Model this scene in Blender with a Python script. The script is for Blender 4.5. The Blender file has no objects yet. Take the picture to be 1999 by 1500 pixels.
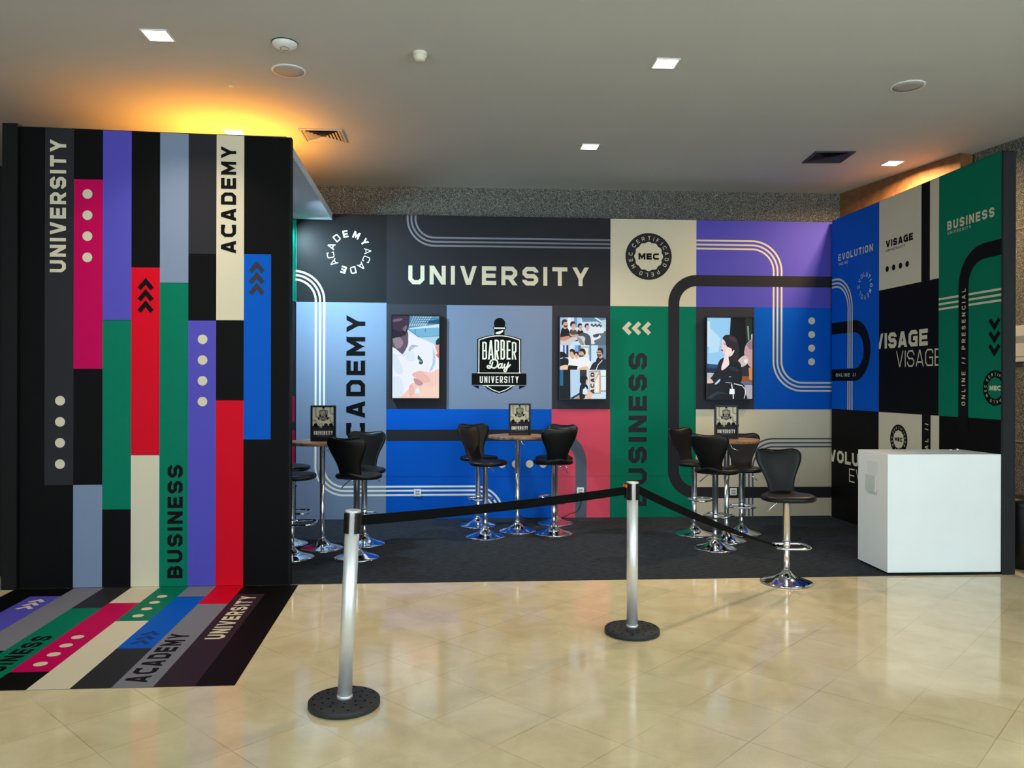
import bpy, math, random
from mathutils import Matrix, Vector
random.seed(7)
S = bpy.context.scene
COL = S.collection
PI = math.pi

# ------------------------------------------------------------------ camera
cam_d = bpy.data.cameras.new('camera'); cam = bpy.data.objects.new('camera', cam_d); COL.objects.link(cam)
cam_d.sensor_fit = 'HORIZONTAL'; cam_d.sensor_width = 36.0; cam_d.lens = 1540.0 / 1999.0 * 36.0
cam_d.clip_start = 0.05; cam_d.clip_end = 100
def cam_matrix(yaw, pitch, roll, loc):
    cy, sy = math.cos(yaw), math.sin(yaw)
    f = Vector((sy*math.cos(pitch), cy*math.cos(pitch), math.sin(pitch)))
    r = Vector((cy, -sy, 0)); u = r.cross(f)
    c, s = math.cos(roll), math.sin(roll)
    r2 = c*r + s*u; u2 = -s*r + c*u
    m = Matrix((r2, u2, -f)).transposed().to_4x4(); m.translation = Vector(loc)
    return m
cam.matrix_world = cam_matrix(.0976, -.00033, .00283, (0, 0, 1.5))
S.camera = cam

# ------------------------------------------------------------------ view, world, daylight
vs = S.view_settings
S.display_settings.display_device = 'sRGB'
vs.view_transform = 'Standard'; vs.look = 'None'; vs.gamma = 1.0; vs.use_curve_mapping = False
vs.exposure = 0.0
S.cycles.use_denoising = True
S.cycles.max_bounces = 10; S.cycles.diffuse_bounces = 5; S.cycles.glossy_bounces = 5
S.cycles.sample_clamp_indirect = 6.0
w = bpy.data.worlds.new('world'); S.world = w; w.use_nodes = True
bg = w.node_tree.nodes['Background']; bg.inputs[0].default_value = (.75, .88, 1, 1); bg.inputs[1].default_value = .1

CEIL = 3.765
def area_light(name, loc, target, sx, sy, watts, color, spread=PI):
    l = bpy.data.lights.new(name, 'AREA'); l.shape = 'RECTANGLE'; l.size = sx; l.size_y = sy
    l.energy = watts; l.color = color; l.spread = spread
    o = bpy.data.objects.new(name, l); COL.objects.link(o); o.location = loc
    o.rotation_euler = (Vector(target) - Vector(loc)).to_track_quat('-Z', 'Y').to_euler()
    return o
# daylight coming in through the glazed front of the lobby, behind the photographer
DAY = (.74, .92, 1.0)
WINX = (-4.2, 0.0, 4.2)
for wx, p in zip(WINX, (185, 115, 280)):
    area_light('window_daylight', (wx, -2.0, 1.7), (wx, 5, -.6), 3.6, 2.8, p, DAY)
area_light('window_daylight', (6.51, .25, 1.7), (0, -.35, .2), 2.5, 2.8, 110, DAY)      # glazing in the right-hand wall, outside the frame
WARM = (1.0, .66, .34)

# ------------------------------------------------------------------ materials
def lin(c):
    c /= 255.0
    return c/12.92 if c <= .04045 else ((c+.055)/1.055)**2.4
def rgb(t): return (lin(t[0]), lin(t[1]), lin(t[2]), 1)
def new_mat(name):
    m = bpy.data.materials.new(name); m.use_nodes = True
    nt = m.node_tree; return m, nt, nt.nodes['Principled BSDF']
def plain(name, c, rough=.5, metal=0.0, nscale=60.0, namt=.04, bump=0.0, bscale=300.0, spec=.5, coat=0.0):
    m, nt, b = new_mat(name); N = nt.nodes; Lk = nt.links
    tc = N.new('ShaderNodeTexCoord'); no = N.new('ShaderNodeTexNoise'); no.inputs['Scale'].default_value = nscale; no.inputs['Detail'].default_value = 3
    Lk.new(tc.outputs['Object'], no.inputs['Vector'])
    cr = N.new('ShaderNodeValToRGB'); a = rgb(c)
    cr.color_ramp.elements[0].color = tuple(x*(1-namt) for x in a[:3]) + (1,); cr.color_ramp.elements[1].color = tuple(min(1, x*(1+namt)) for x in a[:3]) + (1,)
    cr.color_ramp.elements[0].position = .3; cr.color_ramp.elements[1].position = .7
    Lk.new(no.outputs['Fac'], cr.inputs['Fac']); Lk.new(cr.outputs['Color'], b.inputs['Base Color'])
    b.inputs['Roughness'].default_value = rough; b.inputs['Metallic'].default_value = metal
    b.inputs['Specular IOR Level'].default_value = spec; b.inputs['Coat Weight'].default_value = coat
    if bump:
        n2 = N.new('ShaderNodeTexNoise'); n2.inputs['Scale'].default_value = bscale; n2.inputs['Detail'].default_value = 4
        Lk.new(tc.outputs['Object'], n2.inputs['Vector'])
        bp = N.new('ShaderNodeBump'); bp.inputs['Strength'].default_value = bump; bp.inputs['Distance'].default_value = .004
        Lk.new(n2.outputs['Fac'], bp.inputs['Height']); Lk.new(bp.outputs['Normal'], b.inputs['Normal'])
    return m
def emit(name, c, strength=1.0):
    m, nt, b = new_mat(name); b.inputs['Base Color'].default_value = (0.004, 0.004, 0.004, 1); b.inputs['Roughness'].default_value = .3; b.inputs['Specular IOR Level'].default_value = .08
    b.inputs['Emission Color'].default_value = rgb(c); b.inputs['Emission Strength'].default_value = strength
    return m
_ink = {}
INK = dict(black=(10, 9, 10), charcoal=(42, 41, 46), char2=(54, 54, 61), purple=(82, 76, 178), green=(0, 112, 86), magenta=(186, 0, 80), red=(204, 5, 34),
           slate=(121, 135, 161), beige=(208, 198, 174), blue=(0, 84, 188), rose=(214, 76, 98), cream=(236, 232, 220), grey=(118, 118, 128), tan=(160, 148, 126),
           bandgrey=(84, 92, 108), navy=(70, 84, 116), white=(240, 240, 240), softblack=(30, 30, 32), plum=(48, 34, 42), deepblue=(20, 56, 120), teal=(0, 190, 160), bandblack=(17, 16, 17))
def ink(n):
    if n not in _ink: _ink[n] = plain('print_' + n, INK[n], rough=.55, nscale=240, namt=.03, bump=.03, bscale=900, spec=.08)
    return _ink[n]

M = {}
M['black_trim'] = plain('black_trim', (16, 16, 17), .55, spec=.15)
M['grey_trim'] = plain('grey_trim', (36, 38, 41), .5, spec=.2)
M['chrome'] = plain('chrome', (232, 234, 238), .07, 1.0, 20, .01)
M['steel'] = plain('brushed_steel', (228, 228, 227), .42, .62, 30, .02)
M['leather'] = plain('black_leather', (10, 11, 13), .43, 0, 40, .1, .12, 260, spec=.3)
M['plastic'] = plain('black_plastic', (10, 10, 11), .42, spec=.25)
M['chrome_tube'] = plain('chrome_tube', (238, 240, 242), .26, 1.0, 20, .01)
M['rubber'] = plain('black_rubber', (46, 46, 47), .55, 0, 60, .1, .1, 200, spec=.25)
M['hole_shade'] = plain('painted_hole_shade', (4, 4, 4), .9, spec=.05)  # shade in base dimples and socket holes, painted on as near-black
M['belt'] = plain('black_webbing', (7, 7, 8), .8, 0, 300, .15, .1, 900, spec=.1)
M['white_lam'] = plain('white_laminate', (236, 240, 240), .4, 0, 3, .02)
M['white_plastic'] = plain('white_plastic', (226, 228, 226), .4)
M['pale_plastic'] = plain('ivory_plastic', (222, 218, 200), .45)
M['paint'] = plain('ceiling_paint', (190, 190, 186), .85, 0, 1.5, .02)
M['canopy'] = plain('white_canopy_panel', (206, 212, 224), .7, 0, 5, .02, spec=.2)
M['bounce_top'] = plain('orange_bounce_top', (224, 182, 80), .6, 0, 8, .12)
M['wallpaint'] = plain('lobby_wall_paint', (150, 145, 138), .8)
M['orange'] = plain('orange_plastic', (225, 90, 30), .4)
M['grille'] = plain('speaker_mesh', (168, 166, 163), .6, 0, 400, .12)
M['vent_metal'] = plain('vent_metal', (190, 184, 172), .5, .2)
M['vent_shade'] = plain('painted_duct_shade', (20, 19, 18), .8)
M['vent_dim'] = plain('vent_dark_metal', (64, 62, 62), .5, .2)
M['paper'] = plain('paper', (226, 222, 212), .7)
M['acrylic'] = plain('clear_acrylic', (205, 214, 210), .15)
M['glass'] = None
M['lamp'] = emit('lamp_diffuser', (255, 236, 208), 14.0)
M['led'] = emit('led_strip', (225, 240, 255), 3.0)

def granite(name, dark, light, mid):
    m, nt, b = new_mat(name); N = nt.nodes; Lk = nt.links
    tc = N.new('ShaderNodeTexCoord')
    n1 = N.new('ShaderNodeTexNoise'); n1.inputs['Scale'].default_value = 150; n1.inputs['Detail'].default_value = 5; n1.inputs['Roughness'].default_value = .75
    v = N.new('ShaderNodeTexVoronoi'); v.inputs['Scale'].default_value = 130
    Lk.new(tc.outputs['Object'], n1.inputs['Vector']); Lk.new(tc.outputs['Object'], v.inputs['Vector'])
    cr = N.new('ShaderNodeValToRGB'); e = cr.color_ramp.elements
    e[0].position = .42; e[0].color = rgb(dark); e[1].position = .62; e[1].color = rgb(light); x = e.new(.52); x.color = rgb(mid)
    Lk.new(n1.outputs['Fac'], cr.inputs['Fac'])
    bw = N.new('ShaderNodeRGBToBW'); Lk.new(v.outputs['Color'], bw.inputs[0])
    mx = N.new('ShaderNodeMix'); mx.data_type = 'RGBA'; mx.blend_type = 'OVERLAY'; mx.inputs['Factor'].default_value = .8
    Lk.new(cr.outputs['Color'], mx.inputs[6]); Lk.new(bw.outputs[0], mx.inputs[7]); Lk.new(mx.outputs[2], b.inputs['Base Color'])
    b.inputs['Roughness'].default_value = .7
    bp = N.new('ShaderNodeBump'); bp.inputs['Strength'].default_value = .5; bp.inputs['Distance'].default_value = .01
    Lk.new(n1.outputs['Fac'], bp.inputs['Height']); Lk.new(bp.outputs['Normal'], b.inputs['Normal'])
    return m
M['brown_plaster'] = plain('brown_plaster', (122, 80, 44), .75, 0, 14, .22, .35, 60)
M['joint'] = plain('mortar_joint', (150, 138, 110), .8)
M['granite'] = granite('rough_granite', (38, 37, 35), (178, 174, 162), (96, 94, 88))

def floor_mat():
    m, nt, b = new_mat('polished_stone_tiles'); N = nt.nodes; Lk = nt.links
    tc = N.new('ShaderNodeTexCoord'); mp = N.new('ShaderNodeMapping'); T = .378
    mp.inputs['Rotation'].default_value = (0, 0, math.radians(-41.9)); mp.inputs['Scale'].default_value = (1/T,)*3
    mp.inputs['Location'].default_value = (-1.6/T + 20, -3.388/T + 20, 0)
    Lk.new(tc.outputs['Object'], mp.inputs['Vector'])
    fr = N.new('ShaderNodeVectorMath'); fr.operation = 'FRACTION'; Lk.new(mp.outputs[0], fr.inputs[0])
    fl = N.new('ShaderNodeVectorMath'); fl.operation = 'FLOOR'; Lk.new(mp.outputs[0], fl.inputs[0])
    wn = N.new('ShaderNodeTexWhiteNoise'); wn.noise_dimensions = '2D'; Lk.new(fl.outputs[0], wn.inputs['Vector'])
    sp = N.new('ShaderNodeSeparateXYZ'); Lk.new(fr.outputs[0], sp.inputs[0])
    def math_(op, a, bv=None, c=None):
        n = N.new('ShaderNodeMath'); n.operation = op
        for k, q in enumerate((a, bv, c)):
            if q is None: continue
            if isinstance(q, (int, float)): n.inputs[k].default_value = q
            else: Lk.new(q, n.inputs[k])
        return n.outputs[0]
    dx = math_('PINGPONG', sp.outputs[0], .5); dy = math_('PINGPONG', sp.outputs[1], .5)
    d = math_('MINIMUM', dx, dy)
    mr = N.new('ShaderNodeMapRange'); mr.inputs['From Min'].default_value = .001; mr.inputs['From Max'].default_value = .009
    mr.inputs['To Min'].default_value = 1; mr.inputs['To Max'].default_value = 0; Lk.new(d, mr.inputs['Value'])
    n0 = N.new('ShaderNodeTexNoise'); n0.inputs['Scale'].default_value = 1.7; n0.inputs['Detail'].default_value = 4; Lk.new(tc.outputs['Object'], n0.inputs['Vector'])
    n0r = N.new('ShaderNodeMapRange'); n0r.inputs['From Min'].default_value = .40; n0r.inputs['From Max'].default_value = .66; n0r.inputs['To Min'].default_value = .10; n0r.inputs['To Max'].default_value = .75; Lk.new(n0.outputs['Fac'], n0r.inputs['Value'])
    gm = math_('MULTIPLY', mr.outputs[0], n0r.outputs[0])
    n1 = N.new('ShaderNodeTexNoise'); n1.inputs['Scale'].default_value = 3.2; n1.inputs['Detail'].default_value = 6; n1.inputs['Roughness'].default_value = .6
    n1.inputs['Distortion'].default_value = .6; Lk.new(tc.outputs['Object'], n1.inputs['Vector'])
    cr = N.new('ShaderNodeValToRGB'); e = cr.color_ramp.elements
    e[0].position = .3; e[0].color = rgb((220, 199, 156)); e[1].position = .72; e[1].color = rgb((244, 225, 184))
    Lk.new(n1.outputs['Fac'], cr.inputs['Fac'])
    hs = N.new('ShaderNodeHueSaturation'); Lk.new(cr.outputs['Color'], hs.inputs['Color'])
    Lk.new(math_('MULTIPLY_ADD', wn.outputs['Value'], .05, .975), hs.inputs['Value'])
    n3 = N.new('ShaderNodeTexNoise'); n3.inputs['Scale'].default_value = 160; n3.inputs['Detail'].default_value = 3; Lk.new(tc.outputs['Object'], n3.inputs['Vector'])
    mg = N.new('ShaderNodeMix'); mg.data_type = 'RGBA'; mg.blend_type = 'MULTIPLY'; mg.inputs['Factor'].default_value = .2
    Lk.new(hs.outputs['Color'], mg.inputs[6]); Lk.new(n3.outputs['Color'], mg.inputs[7])
    mx = N.new('ShaderNodeMix'); mx.data_type = 'RGBA'; Lk.new(gm, mx.inputs['Factor']); Lk.new(mg.outputs[2], mx.inputs[6]); mx.inputs[7].default_value = rgb((150, 126, 84))
    Lk.new(mx.outputs[2], b.inputs['Base Color'])
    rr = N.new('ShaderNodeMapRange'); rr.inputs['To Min'].default_value = .06; rr.inputs['To Max'].default_value = .13; Lk.new(n1.outputs['Fac'], rr.inputs['Value'])
    Lk.new(rr.outputs[0], b.inputs['Roughness']); b.inputs['Specular IOR Level'].default_value = .62
    n4 = N.new('ShaderNodeTexNoise'); n4.inputs['Scale'].default_value = 9; n4.inputs['Detail'].default_value = 2; Lk.new(tc.outputs['Object'], n4.inputs['Vector'])
    bp = N.new('ShaderNodeBump'); bp.inputs['Strength'].default_value = .03; bp.inputs['Distance'].default_value = .01
    Lk.new(n4.outputs['Fac'], bp.inputs['Height']); Lk.new(bp.outputs['Normal'], b.inputs['Normal'])
    return m
M['floor'] = floor_mat()

def carpet_mat():
    m, nt, b = new_mat('charcoal_carpet'); N = nt.nodes; Lk = nt.links
    tc = N.new('ShaderNodeTexCoord'); mp = N.new('ShaderNodeMapping'); mp.inputs['Scale'].default_value = (14, 60, 1); Lk.new(tc.outputs['Object'], mp.inputs['Vector'])
    n1 = N.new('ShaderNodeTexNoise'); n1.inputs['Scale'].default_value = 1; n1.inputs['Detail'].default_value = 6; n1.inputs['Roughness'].default_value = .7; Lk.new(mp.outputs[0], n1.inputs['Vector'])
    cr = N.new('ShaderNodeValToRGB'); e = cr.color_ramp.elements; e[0].position = .35; e[0].color = rgb((20, 23, 28)); e[1].position = .75; e[1].color = rgb((62, 69, 78))
    Lk.new(n1.outputs['Fac'], cr.inputs['Fac']); Lk.new(cr.outputs['Color'], b.inputs['Base Color']); b.inputs['Roughness'].default_value = .95; b.inputs['Specular IOR Level'].default_value = .15
    bp = N.new('ShaderNodeBump'); bp.inputs['Strength'].default_value = .4; bp.inputs['Distance'].default_value = .004; Lk.new(n1.outputs['Fac'], bp.inputs['Height']); Lk.new(bp.outputs['Normal'], b.inputs['Normal'])
    return m
M['carpet'] = carpet_mat()
def wood_mat():
    m, nt, b = new_mat('brown_wood'); N = nt.nodes; Lk = nt.links
    tc = N.new('ShaderNodeTexCoord'); mp = N.new('ShaderNodeMapping'); mp.inputs['Scale'].default_value = (3, 40, 20); Lk.new(tc.outputs['Object'], mp.inputs['Vector'])
    n1 = N.new('ShaderNodeTexNoise'); n1.inputs['Scale'].default_value = 1; n1.inputs['Detail'].default_value = 5; Lk.new(mp.outputs[0], n1.inputs['Vector'])
    cr = N.new('ShaderNodeValToRGB'); e = cr.color_ramp.elements; e[0].position = .3; e[0].color = rgb((92, 62, 40)); e[1].position = .7; e[1].color = rgb((176, 134, 96))
    Lk.new(n1.outputs['Fac'], cr.inputs['Fac']); Lk.new(cr.outputs['Color'], b.inputs['Base Color']); b.inputs['Roughness'].default_value = .4
    return m
M['wood'] = wood_mat()
def glass_mat():
    m, nt, b = new_mat('window_glass'); b.inputs['Transmission Weight'].default_value = 1; b.inputs['Roughness'].default_value = 0; b.inputs['IOR'].default_value = 1.1
    return m
M['glass'] = glass_mat()

# ------------------------------------------------------------------ mesh helpers
class MB:
    def __init__(s): s.v = []; s.f = []; s.m = []; s.sm = []
    def add(s, vs_, fs, mi=0, smooth=False):
        o = len(s.v); s.v += [tuple(p) for p in vs_]
        for f in fs: s.f.append(tuple(o+i for i in f)); s.m.append(mi); s.sm.append(smooth)
    def box(s, x0, y0, z0, x1, y1, z1, mi=0, b=0.0):
        if b <= 0:
            P = [(x, y, z) for z in (z0, z1) for y in (y0, y1) for x in (x0, x1)]
            s.add(P, [(0, 2, 3, 1), (4, 5, 7, 6), (0, 1, 5, 4), (2, 6, 7, 3), (0, 4, 6, 2), (1, 3, 7, 5)], mi)
        else:                                        # chamfered box
            cx, cy, cz = (x0+x1)/2, (y0+y1)/2, (z0+z1)/2; hx, hy, hz = (x1-x0)/2, (y1-y0)/2, (z1-z0)/2
            P = []; idx = {}
            for sx in (-1, 1):
                for sy in (-1, 1):
                    for sz in (-1, 1):
                        for ax in range(3):
                            d = [hx-b, hy-b, hz-b]; d[ax] += b
                            idx[(sx, sy, sz, ax)] = len(P); P.append((cx+sx*d[0], cy+sy*d[1], cz+sz*d[2]))
            F = []
            for ax in range(3):
                o1, o2 = [k for k in range(3) if k != ax]
                for sg in (-1, 1):
                    q = []
                    for a, c in ((-1, -1), (1, -1), (1, 1), (-1, 1)):
                        t = [0, 0, 0]; t[ax] = sg; t[o1] = a; t[o2] = c; q.append(idx[(*t, ax)])
                    F.append(q)
            for ax in range(3):                       # edges along ax
                o1, o2 = [k for k in range(3) if k != ax]
                for a in (-1, 1):
                    for c in (-1, 1):
                        t1 = [0, 0, 0]; t1[ax] = -1; t1[o1] = a; t1[o2] = c; t2 = list(t1); t2[ax] = 1
                        F.append([idx[(*t1, o1)], idx[(*t2, o1)], idx[(*t2, o2)], idx[(*t1, o2)]])
            for sx in (-1, 1):
                for sy in (-1, 1):
                    for sz in (-1, 1): F.append([idx[(sx, sy, sz, k)] for k in range(3)])
            # orient outward
            F2 = []
            for f in F:
                p = [Vector(P[i]) for i in f]; n = (p[1]-p[0]).cross(p[2]-p[0]); c = sum(p, Vector())/len(p) - Vector((cx, cy, cz))
                F2.append(f if n.dot(c) > 0 else f[::-1])
            s.add(P, F2, mi)
    def lathe(s, prof, n=48, cx=0, cy=0, mi=0, smooth=True, caps=True):
        P = []; F = []
        for r, z in prof:
            for k in range(n):
                a = 2*PI*k/n; P.append((cx+r*math.cos(a), cy+r*math.sin(a), z))
        for i in range(len(prof)-1):
            for k in range(n):
                F.append((i*n+k, i*n+(k+1) % n, (i+1)*n+(k+1) % n, (i+1)*n+k))
        s.add(P, F, mi, smooth)
        if caps:
            o = len(s.v) - len(P)
            for i, rev in ((0, True), (len(prof)-1, False)):
                if prof[i][0] > 1e-5:
                    f = [o+i*n+k for k in range(n)]
                    s.f.append(tuple(f[::-1] if rev else f)); s.m.append(mi); s.sm.append(False)
    def tube(s, pts, r, n=10, mi=0, closed=False, taper=None):
        pts = [Vector(p) for p in pts]; P = []; F = []; L = len(pts); up = None
        for i, p in enumerate(pts):
            if closed: t = (pts[(i+1) % L]-pts[i-1])
            else: t = pts[min(i+1, L-1)] - pts[max(i-1, 0)]
            t.normalize()
            if up is None: up = Vector((0, 0, 1)) if abs(t.z) < .9 else Vector((1, 0, 0))
            a = t.cross(up); a.normalize(); up = a.cross(t); up.normalize()
            rr = r if taper is None else r*taper[i]
            for k in range(n):
                q = 2*PI*k/n; P.append(p + rr*(math.cos(q)*a + math.sin(q)*up))
        for i in range(L if closed else L-1):
            for k in range(n):
                j = (i+1) % L; F.append((i*n+k, i*n+(k+1) % n, j*n+(k+1) % n, j*n+k))
        s.add(P, F, mi, True)
        if not closed:
            o = len(s.v)-len(P)
            s.f.append(tuple(o+k for k in range(n))[::-1]); s.m.append(mi); s.sm.append(False)
            s.f.append(tuple(o+(L-1)*n+k for k in range(n))); s.m.append(mi); s.sm.append(False)
    def build(s, name, mats, parent=None, loc=None, rz=0):
        me = bpy.data.meshes.new(name); me.from_pydata(s.v, [], s.f)
        for m in (mats if isinstance(mats, (list, tuple)) else [mats]): me.materials.append(m)
        me.polygons.foreach_set('material_index', s.m); me.polygons.foreach_set('use_smooth', s.sm); me.update()
        o = bpy.data.objects.new(name, me); COL.objects.link(o)
        if parent: o.parent = parent
        if loc: o.location = loc
        o.rotation_euler.z = rz
        return o
def tag(o, label=None, cat=None, group=None, kind=None):
    if label: o['label'] = label
    if cat: o['category'] = cat
    if group: o['group'] = group
    if kind: o['kind'] = kind
    return o
def thing(name, label, cat, loc=(0, 0, 0), rz=0, group=None):
    o = bpy.data.objects.new(name, None); o.empty_display_size = .1; COL.objects.link(o); o.location = loc; o.rotation_euler.z = rz
    return tag(o, label, cat, group)
def struct(o): return tag(o, kind='structure')

# ------------------------------------------------------------------ flat print work: 2-D polygons on a face
def clip(poly, axis, val, keep_less):
    out = []; n = len(poly)
    for i in range(n):
        p, q = poly[i], poly[(i+1) % n]
        ip = (p[axis] <= val) == keep_less or p[axis] == val; iq = (q[axis] <= val) == keep_less or q[axis] == val
        if ip: out.append(p)
        if ip != iq:
            t = (val-p[axis])/(q[axis]-p[axis]); out.append((p[0]+t*(q[0]-p[0]), p[1]+t*(q[1]-p[1])))
    return out
def clip_rect(poly, r):
    for ax, v, less in ((0, r[0], False), (0, r[2], True), (1, r[1], False), (1, r[3], True)):
        poly = clip(poly, ax, v, less)
        if len(poly) < 3: return None
    return poly
def ribbon(pts, w_, closed=False):
    n = len(pts); L = []
    for i in range(n):
        def nrm(a, b):
            dx, dy = b[0]-a[0], b[1]-a[1]; l = math.hypot(dx, dy) or 1e-9; return (-dy/l, dx/l)
        n1 = nrm(pts[i-1], pts[i]) if (i > 0 or closed) else None
        n2 = nrm(pts[i], pts[(i+1) % n]) if (i < n-1 or closed) else None
        if n1 is None: m = n2; k = 1
        elif n2 is None: m = n1; k = 1
        else:
            mx, my = n1[0]+n2[0], n1[1]+n2[1]; l = math.hypot(mx, my) or 1e-9; m = (mx/l, my/l)
            k = min(1/max(m[0]*n1[0]+m[1]*n1[1], .2), 2.2)
        h = w_/2*k; L.append(((pts[i][0]+m[0]*h, pts[i][1]+m[1]*h), (pts[i][0]-m[0]*h, pts[i][1]-m[1]*h)))
    q = []
    for i in range(n if closed else n-1):
        a, b = L[i], L[(i+1) % n]; q.append([a[0], a[1], b[1], b[0]])
    return q
def arc(cx, cy, r, a0, a1, n=20, ry=None):
    ry = ry or r
    return [(cx+r*math.cos(math.radians(a0+(a1-a0)*k/n)), cy+ry*math.sin(math.radians(a0+(a1-a0)*k/n))) for k in range(n+1)]
def smooth_poly(pts, n=6):
    out = []; L = len(pts)
    for i in range(L):
        p0, p1, p2, p3 = pts[i-1], pts[i], pts[(i+1) % L], pts[(i+2) % L]
        for k in range(n):
            t = k/n
            out.append(tuple(.5*(2*p1[j] + (p2[j]-p0[j])*t + (2*p0[j]-5*p1[j]+4*p2[j]-p3[j])*t*t + (3*p1[j]-p0[j]-3*p2[j]+p3[j])*t**3) for j in (0, 1)))
    return out

def glyph(ch, w, t, cf=.17):
    """block capital as convex pieces in a box w x 1, stroke t"""
    i = t/2; c = cf; P = []; x1 = w-i; y1 = 1-i
    mid = .5
    def st(pts, closed=False): P.extend(ribbon(pts, t, closed))
    def diag(a, b):
        dx, dy = b[0]-a[0], b[1]-a[1]
        P.extend(ribbon([(a[0]-dx*.3, a[1]-dy*.3), (b[0]+dx*.3, b[1]+dy*.3)], t))
    if ch == 'I': st([(i, 0), (i, 1)])
    elif ch == 'U': st([(i, 1), (i, i+c), (i+c, i), (x1-c, i), (x1, i+c), (x1, 1)])
    elif ch == 'N': st([(i, 0), (i, 1)]); st([(x1, 0), (x1, 1)]); diag((i*1.1, 1-i*.2), (w-i*1.1, i*.2))
    elif ch == 'V': diag((i*1.08, 1), (w/2-i*.12, 0)); diag((w-i*1.08, 1), (w/2+i*.12, 0))
    elif ch == 'A': diag((i*1.08, 0), (w/2-i*.2, 1)); diag((w-i*1.08, 0), (w/2+i*.2, 1)); st([(w*.24, .26), (w*.76, .26)])
    elif ch == 'Y': diag((i*1.1, 1), (w/2, .40)); diag((w-i*1.1, 1), (w/2, .40)); st([(w/2, 0), (w/2, .5)]); P[:] = [q for q in (clip(p, 1, .36, False) if k < 2 else p for k, p in enumerate(P)) if len(q) > 2]
    elif ch == 'M': st([(i, 0), (i, 1)]); st([(x1, 0), (x1, 1)]); n0 = len(P); diag((i*1.0, 1-i*.3), (w/2, .3)); diag((w-i*1.0, 1-i*.3), (w/2, .3)); P[n0:] = [q for q in (clip(p, 0, w/2+i*.3, True) if k == 0 else clip(p, 0, w/2-i*.3, False) for k, p in enumerate(P[n0:])) if len(q) > 2]
    elif ch == 'E': st([(i, 0), (i, 1)]); st([(0, y1), (w, y1)]); st([(0, i), (w, i)]); st([(0, mid), (w*.94, mid)])
    elif ch == 'F': st([(i, 0), (i, 1)]); st([(0, y1), (w, y1)]); st([(0, mid-.03), (w*.9, mid-.03)])
    elif ch == 'L': st([(i, 0), (i, 1)]); st([(0, i), (w, i)])
    elif ch == 'T': st([(w/2, 0), (w/2, 1)]); st([(0, y1), (w, y1)])
    elif ch == 'O': st([(i+c, i), (x1-c, i), (x1, i+c), (x1, y1-c), (x1-c, y1), (i+c, y1), (i, y1-c), (i, i+c)], True)
    elif ch == 'D': st([(i, i), (x1-c, i), (x1, i+c), (x1, y1-c), (x1-c, y1), (i, y1)], True)
    elif ch == 'C': st([(x1, .72), (x1, y1), (i+c, y1), (i, y1-c), (i, i+c), (i+c, i), (x1, i), (x1, .28)])
    elif ch == 'G': st([(x1, .74), (x1, y1-c*.6), (x1-c*.6, y1), (i+c, y1), (i, y1-c), (i, i+c), (i+c, i), (x1, i), (x1, .5), (w*.5, .5)])
    elif ch == 'S':
        c = min(c, (.5-i)*.36); st([(x1, .70), (x1, y1-c), (x1-c, y1), (i+c, y1), (i, y1-c), (i, mid+c), (i+c, mid), (x1-c, mid), (x1, mid-c), (x1, i+c), (x1-c, i), (i+c, i), (i, i+c), (i, .30)])
    elif ch == 'B': st([(i, i), (x1-c, i), (x1, i+c), (x1, mid-c*.7), (x1-c*.7, mid), (x1-c*.4, mid+c*.5), (x1-c*.2, y1-c), (x1-c*1.1, y1), (i, y1)], True); st([(i, mid), (x1-c*.6, mid)])
    elif ch == 'R': st([(i, 0), (i, 1)]); st([(i, y1), (x1-c, y1), (x1, y1-c), (x1, mid-.08+c), (x1-c, mid-.08), (i, mid-.08)]); n0 = len(P); diag((w*.5, mid-.08), (w-i*1.1, 0)); P[n0:] = [q for q in (clip(p, 1, mid-.08, True) for p in P[n0:]) if len(q) > 2]
    elif ch == 'P': st([(i, 0), (i, 1)]); st([(i, y1), (x1-c, y1), (x1, y1-c), (x1, mid-.06+c), (x1-c, mid-.06), (i, mid-.06)])
    elif ch == '/': diag((i*1.1, 0), (w-i*1.1, 1))
    out = []
    for p in P:
        q = clip_rect(p, (-1, 0, 9, 1))
        if q: out.append(q)
    return out
WID = {'I': None, 'M': 1.15, 'N': 1.0, 'T': .95, 'L': .85, 'E': .9, 'F': .88, '/': .5, ' ': .5, 'A': 1.05, 'V': 1.05, 'Y': 1.05}
def text_polys(s_, t=.235, w=.86, gap=.25, cf=.17):
    x = 0; P = []
    for ch in s_:
        wd = t if ch == 'I' else w*WID.get(ch, 1.0)
        if ch != ' ': P += [[(x+p[0], p[1]) for p in q] for q in glyph(ch, wd, t, cf)]
        x += wd+gap
    return P, x-gap
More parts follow.
